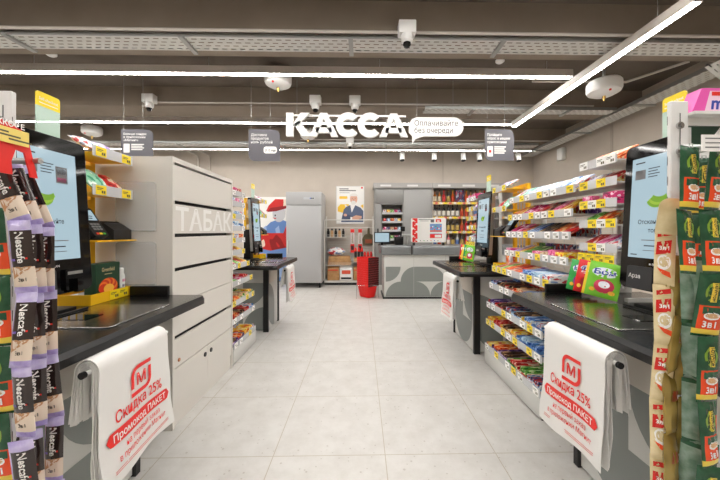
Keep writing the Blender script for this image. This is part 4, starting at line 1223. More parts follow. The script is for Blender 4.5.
# rack by the left edge
post_m = M('rack_post', (226, 226, 224), .4)
slot_m = M('slot_dark', (70, 70, 70), .6)
def hang_rack(label, s, xp, yp, ztop, wd=.021, dp=.03):
    """slotted upright with an arm for the strips"""
    t = thing('strip_rack', label, 'display rack', (xp, yp, 0))
    bm = newbm(); bx(bm, xp-wd, xp+wd, yp-dp, yp+dp, .0, ztop, bev=.002, seg=1)
    k = 0; z = .12
    while z < ztop-.03:
        bx(bm, xp+wd+.0002, xp+wd+.0006, yp-dp*.6, yp-dp*.4, z, z+.022, 1); bx(bm, xp-wd-.0006, xp-wd-.0002, yp+dp*.4, yp+dp*.6, z, z+.022, 1); z += .05
    part('upright', bm, [post_m, slot_m], t, smooth=False)
    bm = newbm(); bx(bm, xp-.001, xp+.001, yp-dp-.0006, yp-dp-.0002, .1, ztop-.03); part('groove', bm, slot_m, t, smooth=False)
    for z in (ztop-.062, ztop-.126):
        bm = newbm(); cyl(bm, (xp-.003, yp-dp-.0007, z), (xp-.003, yp-dp-.006, z), .0085, n=14); cyl(bm, (xp-.003, yp-dp-.006, z), (xp-.003, yp-dp-.009, z), .005, n=6); part('bolt', bm, chrome, t)
    bm = newbm(); bx(bm, xp-.03, xp+.03, yp-.10, yp+.24, 0, .03, bev=.003); bx(bm, min(xp, xp+s*.5), max(xp, xp+s*.5), yp+.02, yp+.06, 0.0, .03); part('foot', bm, post_m, t)
    return t
# ---------------------------------------------------------------- near racks with sachet strips
xr, yr = pos(677.5, .76), .76
t = hang_rack('white slotted upright rack carrying green and golden coffee sachets', 1, xr, yr, 1.528, .0225, .006)
bm = newbm()
prism(bm, [(0, 0), (.30, .105), (.30, .125), (0, .125), (0, .105), (.10, .105), (.04, .03), (.018, .022), (.018, .10), (0, .10)], (xr+.0215, yr+.004, 1.366), (1, 0, 0), (0, 0, 1), -.005)
part('bracket', bm, post_m, t, smooth=False)
bm = newbm(); bx(bm, xr+.022, xr+.46, yr-.02, yr+.034, 1.4915, 1.4985); part('top_shelf', bm, post_m, t, smooth=False)
bm = newbm()
bx(bm, xr+.03, xr+.46, yr+.05, yr+.054, 1.385, 1.491); part('header_panel', bm, M('header_green', (58, 92, 70), .4), t, smooth=False)
bm = newbm()
for k in range(7):
    y = yr-.145+.03*0
    cyl(bm, (xr+.03+.055*k, yr-.092, 1.392), (xr+.03+.055*k, yr-.15, 1.392), .0025, n=6)
cyl(bm, (xr-.08, yr-.085, 1.392), (xr+.46, yr-.085, 1.392), .006, n=8)
cyl(bm, (xr, yr-.085, 1.392), (xr, yr-.0065, 1.392), .005, n=8)
part('hook_bar', bm, zinc, t)
bm = newbm(); prism(bm, rect(pos(701, .62), 1.368, xr+.17, 1.402), (0, .62, 0), (1, 0, 0), (0, 0, 1), .002, 0)
for k in range(3): flat(bm, rect(pos(704, .62), 1.393-.009*k, pos(704, .62)+.05-.01*k, 1.3955-.009*k), (0, .6177, 0), (1, 0, 0), (0, 0, 1), 1)
part('price_card', bm, [paper, ink_grey], t, smooth=False)
# pink soap box on top
px = pos(690, .76)
bm = newbm(); prism(bm, [(0, 0), (.22, 0), (.22, .062), (.026, .062)], (px, yr-.004, 1.4992), (1, 0, 0), (0, 0, 1), -.036, 0)
fx = yr-.0046
flat(bm, [(.032, .004), (.22, .004), (.22, .055), (.046, .055)], (px, fx, 1.4992), (1, 0, 0), (0, 0, 1), 1)
flat(bm, rect(.05, .043, .14, .053), (px, fx-.0004, 1.4992), (1, 0, 0), (0, 0, 1), 2)
text(bm, 'mi', .044, (px+.048, fx-.0004, 1.4992+.010), (1, 0, .0), (0.1, 0, 1), 3, bold=.03)
tag(obj('soap_box', bm, [M('soap_pink', (236, 92, 180), .35), M('soap_pale', (248, 214, 234), .35), red, M('soap_blue', (50, 70, 170), .4)], smooth=False), 'pink box with blue lettering on the top shelf of the white upright', 'box')

hooks = 'strips on the rack with the white upright'
strip('green', 'green strip with orange sachets hanging closest to the white upright', pos(691, .645), .645, 1.385, .050, .136, .007, 2, .10, .085, hooks, seed=3)
strip('green', 'green strip with orange sachets at the outer edge of the rack', pos(716, .640), .640, 1.385, .052, .136, .007, 7, .05, .020, hooks, seed=5)
strip('green', 'second row green strip peeking between the two front green strips', pos(704, .72), .72, 1.378, .052, .136, .006, 7, -.25, .01, hooks, seed=6)
strip('back', 'strip of green sachets turned to their silvery backs beside golden strips', pos(693, .665), .665, 1.14, .042, .136, .006, 5, -.6, .01, hooks, seed=9)
strip('back', 'strip of silvery green sachet backs between the golden and front green strips', pos(701, .655), .655, 1.15, .040, .136, .006, 5, -.8, .01, hooks, seed=10)
gg = 'golden strips on the rack with the white upright'
strip('gold', 'golden sachet strip with red print nearest the checkout counter', pos(666, .69), .69, 1.215, .036, .134, .006, 6, -.8, .036, gg, seed=12)
strip('olive', 'first shaded golden strip edge behind the printed golden strip', pos(669, .70), .70, 1.165, .040, .134, .010, 6, .35, .03, gg, seed=14)
strip('olive', 'second shaded golden strip edge behind the printed golden strip', pos(676, .695), .695, 1.15, .040, .134, .010, 6, .45, .025, gg, seed=15)
strip('olive', 'third shaded golden strip edge next to the silvery green backs', pos(684, .69), .69, 1.10, .040, .134, .010, 5, .40, .015, gg, seed=17)
# small golden hang card above
c0 = W(671, 212, .67)
bm = newbm(); prism(bm, rrect(-.022, -.05, .022, .03, .018, 6, (0, 0, 1, 1)), (0, 0, 0), (1, 0, 0), (0, 0, 1), .0015, 0)
flat(bm, rect(-.016, -.045, .016, -.002), (0, -.0005, 0), (1, 0, 0), (0, 0, 1), 1); flat(bm, rect(.0, -.035, .016, -.005), (0, -.001, 0), (1, 0, 0), (0, 0, 1), 2)
tag(obj('hang_card', bm, [gold_f, red_f, lab_yel], None, c0, (0, .12, -.5), smooth=False), 'golden hang card with a red patch above the golden strips', 'card', None)

xl, yl = pos(6.5, .66), .66
t = hang_rack('pale upright rack carrying the lilac coffee sachets by the banana screen', -1, xl, yl, 1.495, .015, .006)
bm = newbm(); cyl(bm, (xl-.3, yl-.03, 1.345), (xl+.10, yl-.03, 1.345), .006, n=8); cyl(bm, (xl, yl-.034, 1.345), (xl, yl-.0065, 1.345), .005, n=8)
part('hook_bar', bm, zinc, t)
# red header board along the aisle
hx = W(20, 140, .605).x
bm = newbm()
uy, uz = Vector((0, 1, 0)), Vector((0, 0, 1))
prism(bm, [(-.03, .055), (.0, .055), (.045, .042), (.056, .03), (.075, -.045), (.062, -.045), (.05, .0), (.035, .003), (.028, -.02), (.03, -.045), (.0, -.045), (-.03, -.045)], (hx, .560, 1.356), uy, uz, .003, 0)
text(bm, 'МАККОФЕ', .014, (hx+.0034, .610, 1.399), uy, uz, 1, 'R', bold=.03, width=.066)
o = obj('header_board', bm, [red, paper], None, smooth=False); tag(o, 'glossy red header board above the lilac coffee sachets', 'sign')
bm = newbm(); prism(bm, rect(-.04, -.014, .045, .014), (hx+.006, .569, 1.381), uy, Vector((0, 0, 1)), .0015, 0)
for k in range(3): flat(bm, rect(-.03+.02*k, .004-.006*k, .01+.02*k, .007-.006*k), (hx+.0078, .569, 1.381), uy, uz, 1)
tag(obj('price_card', bm, [M('card_yellow', (246, 222, 120), .5), M('tag_ink', (90, 84, 60), .6)], smooth=False), 'pale yellow price card clipped onto the red header board', 'price card')
lk = 'lilac strips on the pale rack'
strip('lilac', 'front lilac coffee strip with the widest sachets', pos(-9, .60), .60, 1.355, .038, .140, .006, 6, .12, -.01, lk, seed=21, top_roll=-.35)
strip('lilac', 'middle lilac coffee strip behind the front one', pos(8, .64), .64, 1.350, .036, .140, .006, 6, .20, -.01, lk, seed=22, top_roll=-.30)
strip('lilac', 'lilac coffee strip closest to the checkout counter', pos(20, .675), .675, 1.345, .034, .140, .006, 6, .30, -.01, lk, seed=23, top_roll=-.30)
strip('lilac', 'lilac coffee strip seen between the front and middle ones', pos(2, .70), .70, 1.345, .034, .140, .006, 6, .25, -.01, lk, seed=29, top_roll=-.25)
strip('lilac', 'lilac coffee strip in the back beside the dark green strip', pos(-17, .66), .66, 1.345, .036, .140, .006, 6, .5, .0, lk, seed=25, top_roll=-.3)
strip('green', 'dark green strip with orange sachets beside the lilac ones', pos(-6, .62), .62, 1.25, .046, .136, .006, 5, .15, -.01, 'green strips beside the lilac ones', seed=27)
strip('green', 'partly hidden green strip behind the lilac and green strips', pos(7, .70), .70, 1.25, .046, .136, .006, 5, .6, .0, 'green strips beside the lilac ones', seed=28)

# ---------------------------------------------------------------- goods on the yellow stands and counters
def tea_box(label, s, y, x):
    bm = newbm(); bx(bm, -.03, .03, -.082, .082, 0, .20, bev=.002, seg=1)
    ux = Vector((0, -s, 0)); o = Vector((-s*.0306, 0, 0)); nn = Vector((-s, 0, 0))
    text(bm, 'Greenfield', .03, o+uz*.155, ux, uz, 1, 'C', bold=.01, width=.085)
    flat(bm, rect(-.025, .138, .025, .142), o, ux, uz, 1)
    for k in range(9):
        a = PI*k/8
        flat(bm, ell(.036*math.cos(a), .065+.03*math.sin(a), .030, .024, 12), o+nn*.0002*(k+1), ux, uz, 2 if k % 2 else 3)
    flat(bm, ell(0, .06, .035, .025, 16), o+nn*.003, ux, uz, 4)
    flat(bm, rect(-.081, .001, .081, .028), o+nn*.0032, ux, uz, 5)
    tag(obj('tea_box', bm, [dark_green, M('gold_ink', (220, 200, 150), .4), M('petal_orange', (238, 120, 40), .4), M('petal_red', (208, 56, 28), .4), M('petal_yellow', (250, 190, 70), .4), M('tea_brown', (90, 24, 20), .4)], None, (x, y, TOPZ+.0072), smooth=False), label, 'tea box')
tea_box('dark green tea box with a big orange flower in the yellow tray', -1, 1.733, -1.415)
def white_can(label, x, y, grp):
    bm = newbm(); lathe(bm, [(.017, 0), (.019, .004), (.019, .115), (.014, .128), (.014, .155), (.010, .16)], (0, 0, 0), 18)
    for k in range(3): bx(bm, (1 if x < 0 else -1)*.0155, (1 if x < 0 else -1)*.0185, -.009, .009, .02+.03*k, .035+.03*k, 1+k % 2)
    tag(obj('spray_bottle', bm, [plastic_white, M('bottle_pink', (220, 70, 140), .4), M('bottle_navy', (50, 50, 120), .4)], None, (x, y, TOPZ+.0072)), label, 'bottle', grp)
white_can('white spray bottle with pink print right behind the tea box', -1.400, 1.842, 'white bottles by the tea box')
white_can('white spray bottle with pink print nearest the tobacco cabinet', -1.455, 1.853, 'white bottles by the tea box')
white_can('white bottle standing in the tray on the far counter before the cash desk', 1.425, 2.93, None)
def flower_box(): pass
tag(link('tea_box', g_box('orange', .05, .09, .14), None, (1.47, 3.03, TOPZ+.0072)), 'orange carton in the yellow tray on the counter before the cash desk', 'carton')
tag(link('tea_box', g_box('brown', .05, .09, .14), None, (-1.46, 4.38, TOPZ+.0072)), 'brown carton in the yellow tray on the far counter before the fridge', 'carton')

def terminal(s, y, where):
    """card terminal and receipt printer on the wire shelf"""
    z = 1.1565
    t = thing('payment_terminal', 'black card payment terminal with a lit screen '+where, 'payment terminal', (s*1.40, y, z))
    ux = Vector((0, -s, 0)); up = Vector((s*math.sin(.6), 0, math.cos(.6))); nn = ux.cross(up)
    o = Vector((s*1.36, y, z+.023))
    bm = newbm(); prism(bm, rrect(-.046, 0, .046, .18, .012), o, ux, up, -.035)
    part('terminal_body', bm, black, t)
    bm = newbm(); flat(bm, rect(-.036, .10, .036, .166), o+nn*.0008, ux, up, 0); flat(bm, rect(-.02, .11, .012, .116), o+nn*.0012, ux, up, 1); flat(bm, rect(-.02, .124, .02, .129), o+nn*.0012, ux, up, 1)
    part('terminal_screen', bm, [screen_m, ink], t, smooth=False)
    for r in range(4):
        bm = newbm()
        for c in range(3):
            m_ = 0 if r < 3 else 1+c
            prism(bm, rect(-.028+.02*c, .022+.016*(3-r) if r < 3 else .010, -.013+.02*c, .032+.016*(3-r) if r < 3 else .020), o+nn*.0006, ux, up, .0025, m_)
        part('key_row', bm, [M('key_grey', (120, 122, 124), .5), red, yellow, green], t, smooth=False)
    t = thing('receipt_printer', 'black receipt printer beside the card terminal '+where, 'printer', (s*1.44, y+.14, z))
    bm = newbm(); prism(bm, [(0, 0), (.17, 0), (.17, .085), (.06, .095), (0, .055)], (s*1.36, y+.075, z), (s, 0, 0), (0, 0, 1), .13 if s < 0 else -.13)
    part('printer_body', bm, M('printer_black', (30, 28, 28), .5), t, smooth=False, fixn=True)
    bm = newbm(); bx(bm, s*1.42, s*1.50, y+.09, y+.19, z+.096, z+.104); part('paper_cover', bm, black, t, smooth=False)
terminal(-1, 1.665, 'before the tobacco cabinet')
terminal(-1, 4.32, 'at the far counter before the fridge')
terminal(1, 2.945, 'on the yellow stand before the cash desk')
def tray_goods(s, y0, where):
    def P_(name, me, x, y, z, lab, cat, **k): tag(link(name, me, None, (s*x, y, z), (k.get('rx', 0), k.get('ry', 0), 0)), lab+' '+where, cat)
    P_('wipes_pack', g_pouch('mint', .15, .115, .05), 1.44, y0+.065, 1.411+.001+math.sin(.75)*.075, 'mint wipes pack on the lower yellow shelf', 'wipes', ry=-s*.75)
    P_('snack_pack', g_pouch('red', .15, .11, .04), 1.44, y0+.182, 1.411+.001+math.sin(.7)*.075, 'red patterned snack pack on the lower yellow shelf', 'snack pack', ry=-s*.7)
    P_('tissue_pack', g_pouch('white', .14, .09, .04), 1.45, y0+.06, 1.612+math.sin(.5)*.07, 'white pack on the upper yellow shelf', 'pack', ry=-s*.5)
    P_('tissue_pack', g_pouch('lilac', .14, .09, .04), 1.45, y0+.17, 1.612+math.sin(.5)*.07, 'lilac pack on the upper yellow shelf', 'pack', ry=-s*.5)
tray_goods(-1, 1.605, 'before the tobacco cabinet')
tray_goods(-1, 4.27, 'at the far counter before fridge')
tray_goods(1, 2.89, 'before the cash desk')

# jelly sweet bags hanging beside the kiosk
def jelly(label, x, y, z, w, h, base, label_c, word, blob, yaw, roll, lean, ph):
    bm = newbm()
    wp = pillow(bm, w, h, .016, lambda a, b_: 1 if b_ > .43 else 0, 10, 18, ph)
    decal(bm, ell(0, h*.22, w*.38, h*.14, 18), 2, wp(.0005))
    if word: text(bm, word, h*.20, Vector((0, 0, h*.16)), UX, UZ, 3, 'C', bold=.03, width=w*.62, warp=wp(.001))
    decal(bm, ell(w*.05, -h*.16, w*.30, h*.20, 20), 4, wp(.0006)); decal(bm, ell(w*.05, -h*.12, w*.17, h*.10, 16), 2, wp(.001))
    decal(bm, ell(-w*.28, -h*.30, w*.09, h*.06, 12), 5, wp(.001)); decal(bm, ell(w*.30, -h*.32, w*.10, h*.06, 12), 5, wp(.001))
    ms = [base, base, label_c, M('jelly_blue', (40, 70, 160), .35), blob, M('jelly_yellow', (250, 196, 60), .35)]
    tag(obj('jelly_bag', bm, ms, None, (x, y, z), (lean, roll, yaw)), label, 'sweets bag', 'jelly sweet bags on hooks')
jg = M('bag_green', (60, 170, 84), .25); jr = M('bag_red', (216, 40, 44), .25); jy = M('bag_yellow', (246, 206, 56), .25); jl = M('bag_lime', (128, 206, 60), .25)
pale = M('bag_pale', (236, 240, 248), .3); purp = M('bag_purple', (150, 70, 160), .3); crim = M('bag_crimson', (206, 50, 84), .3)
for (u, v, Y, w, h, c, lc, word, bl, nm, ph) in (
    (589, 277, 1.83, .125, .185, jg, pale, 'Бон', purp, 'green bag of jelly sweets with a purple patch furthest from the kiosk', 0),
    (601, 277, 1.77, .12, .19, jr, pale, 'Фрут', M('bag_cherry', (170, 26, 40), .3), 'red bag of jelly sweets hanging between green and yellow bags', 1),
    (613, 280, 1.71, .11, .18, jy, pale, 'Бон', M('bag_amber', (236, 130, 60), .3), 'yellow bag of jelly sweets hanging beside the lime bag', 2),
    (629, 282, 1.655, .15, .19, jl, pale, 'Бон', crim, 'lime green bag of jelly sweets resting beside the kiosk', 3)):
    p = W(u, v, Y)
    jelly(nm, 1.312, p.y, TOPZ+.019+h*.5, w, h, c, lc, word, bl, -.85, .16, -.12, ph)
for k, (Y, c, bl, nm) in enumerate(((3.93, jr, jy, 'small red bag of jelly sweets on the far counter rack'), (3.86, jy, crim, 'small yellow bag of jelly sweets on the far counter rack'), (3.79, jg, purp, 'small green bag of jelly sweets on the far counter rack'), (3.72, jl, crim, 'small lime bag of jelly sweets on the far counter rack'))):
    jelly(nm, 1.312, Y, TOPZ+.018+.095, .12, .19, c, pale, None, bl, -.85, .1, -.12, k)
# ---------------------------------------------------------------- fridge
FX0, FX1, FY, FZ = W(286, 231, 6.58).x, W(321.5, 231, 6.58).x, 6.58, 2.03
fr_m = M('fridge_grey', (182, 183, 184), .42, .15)
t = thing('fridge', 'tall grey upright fridge with a long handle against the back wall', 'fridge', ((FX0+FX1)/2, FY+.36, 0))
bm = newbm(); bx(bm, FX0, FX1, FY+.055, FY+.74, .10, FZ, bev=.004); part('body', bm, fr_m, t)
bm = newbm(); bx(bm, FX0+.004, FX1-.004, FY, FY+.0545, .115, 1.745, bev=.006); o = part('door', bm, fr_m, t)
bm = newbm(); bx(bm, FX0+.03, FX0+.05, FY-.03, FY-.0005, .72, 1.02, bev=.006); part('handle', bm, light_grey, o)
bm = newbm(); bx(bm, FX0, FX1, FY-.012, FY+.0545, 1.755, FZ, bev=.006); o = part('control_panel', bm, fr_m, t)
bm = newbm(); bx(bm, FX0+.37, FX0+.60, FY-.015, FY-.0122, 1.87, 1.92)
for k in range(3): cyl(bm, (FX0+.515+.03*k, FY-.0151, 1.895), (FX0+.515+.03*k, FY-.019, 1.895), .014, n=12, mi=1+k)
part('display', bm, [M('display_grey', (196, 200, 204), .4), red, blue, black], o)
for x in (FX0+.05, FX1-.05):
    for y in (FY+.09, FY+.68):
        bm = newbm(); cyl(bm, (x, y, 0), (x, y, .0995), .022, n=12); part('foot', bm, black, t)

# ---------------------------------------------------------------- wall pictures
def wall_picture(name, label, u0, v0, u1, v1, Y, frame, draw, mats):
    a, b_ = W(u0, v1, Y), W(u1, v0, Y); w, h = b_.x-a.x, b_.z-a.z
    t = thing(name, label, 'poster', (a.x+w/2, Y, a.z))
    bm = newbm(); bx(bm, a.x, b_.x, Y-.0, Y+.012, a.z, b_.z)
    part('frame', bm, frame, t, smooth=False)
    bm = newbm(); e = .012
    flat(bm, rect(e, e, w-e, h-e), (a.x, Y-.001, a.z), (1, 0, 0), (0, 0, 1), 0)
    lay = [0]
    def fl(pts, mi):
        lay[0] += 1
        flat(bm, [(p[0]*w, p[1]*h) for p in pts], (a.x, Y-.0012-.00035*lay[0], a.z), (1, 0, 0), (0, 0, 1), mi)
    def tx(s, size, x, z, wid, mi, al='L'):
        lay[0] += 1
        text(bm, s, size*h, (a.x+x*w, Y-.0012-.00035*lay[0], a.z+z*h), (1, 0, 0), (0, 0, 1), mi, al, bold=.01, width=wid*w)
    draw(fl, tx)
    part('print', bm, mats, t, smooth=False)
def man(fl, tx):
    for k in range(2): fl(rect(.12, .91-.045*k, .44+.26*k, .935-.045*k), 1)
    fl(rect(.12, .815, .48, .825), 1)
    fl(rrect(.12, .66, .40, .73, .02), 2)
    fl([(.06, .33), (.06, .44), (.16, .52), (.45, .52), (.45, .25)], 2); fl([(.30, .52), (.35, .40), (.46, .44)], 0)
    fl([(.86, .48), (.96, .52), (.96, .40)], 2)
    fl([(.18, .05), (.20, .15), (.27, .38), (.36, .45), (.50, .50), (.66, .50), (.86, .43), (.96, .34), (.96, .05)], 3)
    fl([(.50, .50), (.55, .30), (.68, .50), (.66, .54), (.54, .54)], 0)
    fl(ell(.62, .66, .13, .135, 20), 4); fl(ell(.62, .73, .145, .075, 20, 0, PI), 5); fl(ell(.61, .56, .085, .055, 16), 5)
    fl(ell(.57, .67, .012, .01, 8), 1); fl(ell(.67, .67, .012, .01, 8), 1); fl(ell(.62, .63, .02, .025, 8), 6)
    fl([(.20, .16), (.40, .10), (.62, .12), (.90, .16), (.90, .25), (.60, .20), (.36, .26), (.24, .24)], 7)
    fl(ell(.33, .235, .06, .035, 12), 4); fl([(.54, .12), (.74, .11), (.90, .15), (.90, .21), (.70, .23), (.56, .18)], 4)
    fl([(.50, .11), (.56, .11), (.57, .18), (.51, .19)], 0)
    fl(rrect(.88, .93, .94, .975, .01), 8)
wall_picture('poster', 'framed poster of a grey haired man with folded arms on the back wall', 336, 186, 364.5, 224, YB-.014, light_grey, man,
             [paper, ink_grey, M('poster_yellow', (248, 204, 62), .5), M('jumper_blue', (92, 104, 132), .6), M('skin', (226, 176, 152), .6), M('hair_white', (232, 230, 226), .6), M('skin_shade', (206, 150, 126), .6), M('jumper_line', (74, 84, 110), .6), red])
def girl(fl, tx):
    fl([(.30, .0), (.34, .30), (.36, .44), (.45, .62), (.60, .70), (.80, .74), (.98, .70), (.98, .0)], 1)
    fl(ell(.78, .80, .14, .10, 18), 2)
    fl([(.50, .83), (.56, .90), (.70, .975), (.98, .97), (.98, .87), (.75, .84)], 3)
    fl([(.52, .82), (.60, .87), (.98, .90), (.98, .87), (.72, .83)], 5)
    fl(ell(.70, .78, .015, .012, 8), 4); fl([(.64, .755), (.73, .75), (.70, .735)], 3)
    for k in range(3): fl([(.42+.14*k, .62-.12*(k % 2)), (.50+.14*k, .66-.12*(k % 2)), (.54+.14*k, .54), (.46+.14*k, .50)], 6)
    for k in range(3): fl([(.40+.18*k, .16), (.50+.18*k, .20), (.52+.18*k, .06), (.42+.18*k, .04)], 6)
    fl([(.26, .40), (.26, .53), (.40, .57), (.88, .57), (.98, .72), (.98, .40), (.60, .36)], 3)
    fl([(.02, .80), (.10, .82), (.14, .74), (.05, .72)], 7); fl([(.05, .60), (.14, .66), (.20, .58), (.10, .55)], 7)
wall_picture('promotional_poster', 'tall white poster of a red capped figure in a blue coat beside the fridge', 243, 197, 289, 281, YB-.014, paper, girl,
             [paper, M('coat_blue', (104, 142, 204), .5), M('face_grey', (206, 206, 210), .5), M('print_red', (214, 26, 34), .5), ink, M('print_darkred', (150, 16, 24), .5), M('coat_pale', (160, 186, 226), .5), mint])

# ---------------------------------------------------------------- wire rack with barbecue goods
GX0, GX1, GY0, GY1, GZ = FX1+.012, W(374, 231, 6.92).x, 6.92, 7.33, 1.45
t = thing('wire_rack', 'white wire shop rack with barbecue goods standing under the man poster', 'rack', ((GX0+GX1)/2, GY1, 0))
rk = M('rack_white', (216, 214, 208), .45)
bm = newbm(); bx(bm, GX0, GX1, GY0, GY1, .06, .10); bx(bm, GX0+.02, GX1-.02, GY0+.02, GY1-.02, 0, .06, 1); part('base_shelf', bm, [rk, dark_grey], t, smooth=False)
for x in (GX0+.012, GX1-.012):
    bm = newbm(); tube(bm, [(x, GY0+.02, .1005), (x, GY0+.02, GZ)], .013, 8); part('post', bm, rk, t)
    bm = newbm(); bx(bm, x-.012, x+.012, GY1-.03, GY1, .1005, GZ+.1); part('post', bm, rk, t, smooth=False)
bm = newbm(); tube(bm, [(GX0+.012, GY0+.02, GZ+.002), (GX1-.012, GY0+.02, GZ+.002)], .012, 8); tube(bm, [(GX0+.012, GY0+.02, GZ-.17), (GX1-.012, GY0+.02, GZ-.17)], .006, 8); part('top_bar', bm, rk, t)
bm = newbm()
for k in range(15): bx(bm, GX0+.026, GX1-.026, GY1-.02, GY1-.008, .18+.062*k, .18+.062*k+.052)
part('slatted_back', bm, M('slat_pale', (206, 202, 194), .5), t, smooth=False)
sh = M('rack_shelf', (222, 220, 214), .45)
for z, xa, xb in ((.43, GX0+.03, GX0+.62), (.50, GX0+.64, GX1-.03), (1.06, GX0+.03, GX0+.48)):
    bm = newbm(); bx(bm, xa, xb, GY0+.04, GY1-.022, z, z+.008)
    for q in (0, 1): tube(bm, [(xa, GY0+.04, z+.03+.03*q), (xb, GY0+.04, z+.03+.03*q)], .003, 5)
    part('shelf', bm, sh, t, smooth=False)
def kraft_bag(label, x, w, h, c, red_p):
    bm = newbm(); tb = .10
    bx(bm, x-w/2, x+w/2, GY0+.05, GY0+.05+tb, .1007, .10+h*.86, bev=.018, seg=2)
    prism(bm, [(-w*.46, h*.84), (w*.46, h*.84), (w*.49, h), (-w*.49, h)], (x, GY0+.112, .10), (1, 0, 0), (0, 0, 1), -.03)
    if red_p:
        flat(bm, rrect(-w*.34, h*.45, w*.34, h*.72, .02), (x, GY0+.0492, .10), (1, 0, 0), (0, 0, 1), 1); flat(bm, rect(-w*.4, h*.08, w*.4, h*.22), (x, GY0+.0492, .10), (1, 0, 0), (0, 0, 1), 2)
    else:
        flat(bm, rect(-w*.40, h*.70, w*.40, h*.80), (x, GY0+.0492, .10), (1, 0, 0), (0, 0, 1), 1)
    tag(obj('charcoal_bag', bm, [c, M('charcoal_red', (214, 80, 50), .5), dark_grey], smooth=False), label, 'charcoal bag', 'charcoal bags on the wire rack')
kraft_bag('brown paper charcoal bag at the fridge end of the wire rack', GX0+.20, .27, .305, kraft, False)
kraft_bag('white printed charcoal bag with a red patch on the bottom rack shelf', GX0+.49, .29, .315, paper, True)
kraft_bag('brown paper charcoal bag just before the red basket stack', GX0+.76, .22, .305, kraft, False)
kraft_bag('white charcoal bag mostly hidden behind the red basket stack', GX0+.98, .18, .305, paper, True)
for k in range(3):
    bm = newbm(); bx(bm, GX0+.08+.01*k, GX0+.60-.015*k, GY0+.06, GY0+.30, .4386+.066*k, .4386+.066*k+.064, bev=.003)
    tag(obj('cardboard_box', bm, kraft), ['lowest', 'middle', 'topmost'][k]+' flat brown cardboard box stacked on the wire rack', 'cardboard box', 'flat boxes on the wire rack')
bm = newbm(); bx(bm, GX0+.66, GX0+.86, GY0+.06, GY0+.28, .5086, .60, bev=.003); tag(obj('cardboard_box', bm, kraft), 'small brown cardboard box beside the basket stack on the wire rack', 'cardboard box')
# hanging utensils
def hang_tool(label, cat, name, draw, mats):
    bm = newbm(); draw(bm); tag(obj(name, bm, mats), label, cat)
for k, (x, w_) in enumerate(((GX0+.62, 'nearer the fridge'), (GX0+.80, 'nearer the dustpan'))):
    def d(bm, x=x):
        prism(bm, rrect(x-.05, .69, x+.05, 1.26, .02), (0, GY1-.06, 0), (1, 0, 0), (0, 0, 1), -.012, 0)
        y = GY1-.0605
        flat(bm, rect(x-.045, 1.17, x+.045, 1.25), (0, y, 0), (1, 0, 0), (0, 0, 1), 1); flat(bm, rect(x-.045, .70, x+.045, .90), (0, y, 0), (1, 0, 0), (0, 0, 1), 1)
        flat(bm, [(x-.03, .92), (x+.03, .92), (x+.015, 1.16), (x-.015, 1.16)], (0, y, 0), (1, 0, 0), (0, 0, 1), 2)
        flat(bm, rect(x-.03, .76, x+.03, .86), (0, y-.0005, 0), (1, 0, 0), (0, 0, 1), 3)
        cyl(bm, (x, GY1-.048, 1.255), (x, GY1-.02, 1.255), .005, n=6, mi=2)
    hang_tool('red and white barbecue skewer set hanging on the rack '+w_, 'skewer set', 'skewer_set', d, [M('pack_clear', (226, 214, 214), .3), red, chrome, dark_grey])
xd = GX0+1.0
def d(bm):
    prism(bm, [(-.13, .0), (.13, .0), (.15, .14), (.10, .24), (.03, .26), (.025, .40), (-.025, .40), (-.03, .26), (-.10, .24), (-.15, .14)], (xd, GY1-.056, .88), (1, 0, 0), (0, 0, 1), -.03, 0)
    flat(bm, rect(-.08, .04, .08, .13), (xd, GY1-.0566, .88), (1, 0, 0), (0, 0, 1), 1)
    cyl(bm, (xd, GY1-.05, 1.27), (xd, GY1-.02, 1.27), .005, n=6)
hang_tool('olive brown dustpan hanging on the slatted back of the wire rack', 'dustpan', 'dustpan', d, [M('olive_plastic', (98, 88, 62), .4), M('pan_label', (170, 90, 60), .5)])
for k in range(5):
    x = GX0+.08+.085*k
    def d(bm, x=x, k=k):
        lathe(bm, [(.03, 0, k % 2), (.032, .12, k % 2), (.02, .15, 2), (.02, .19, 2)], (x, GY0+.14, 1.0686), 14)
    hang_tool(['black', 'tan', 'black', 'tan', 'black'][k]+' lighter fluid bottle '+ORD[k]+' from the fridge on the upper rack shelf', 'bottle', 'fluid_bottle', d, [black, M('fluid_tan', (206, 160, 110), .4), dark_grey])
for k in range(6):
    x = GX0+.70+.07*k
    def d(bm, x=x, k=k):
        lathe(bm, [(.028, 0, 0), (.03, .14, 0), (.03, .141, 1), (.024, .20, 1), (.014, .23, 1)], (x, GY0+.16, .5086 if k > 2 else .6007), 14)
    hang_tool('black can with a red cap '+ORD[k]+' from the cardboard boxes behind the baskets', 'can', 'spray_can', d, [dark_grey, red])
pk = tag(link('wrapped_tray', g_pouch('white', .24, .42, .20), None, (GX0+.26, GY0+.2, .638), (0, 0, PI/2)), 'clear wrapped pack of disposable trays above the flat boxes', 'pack')

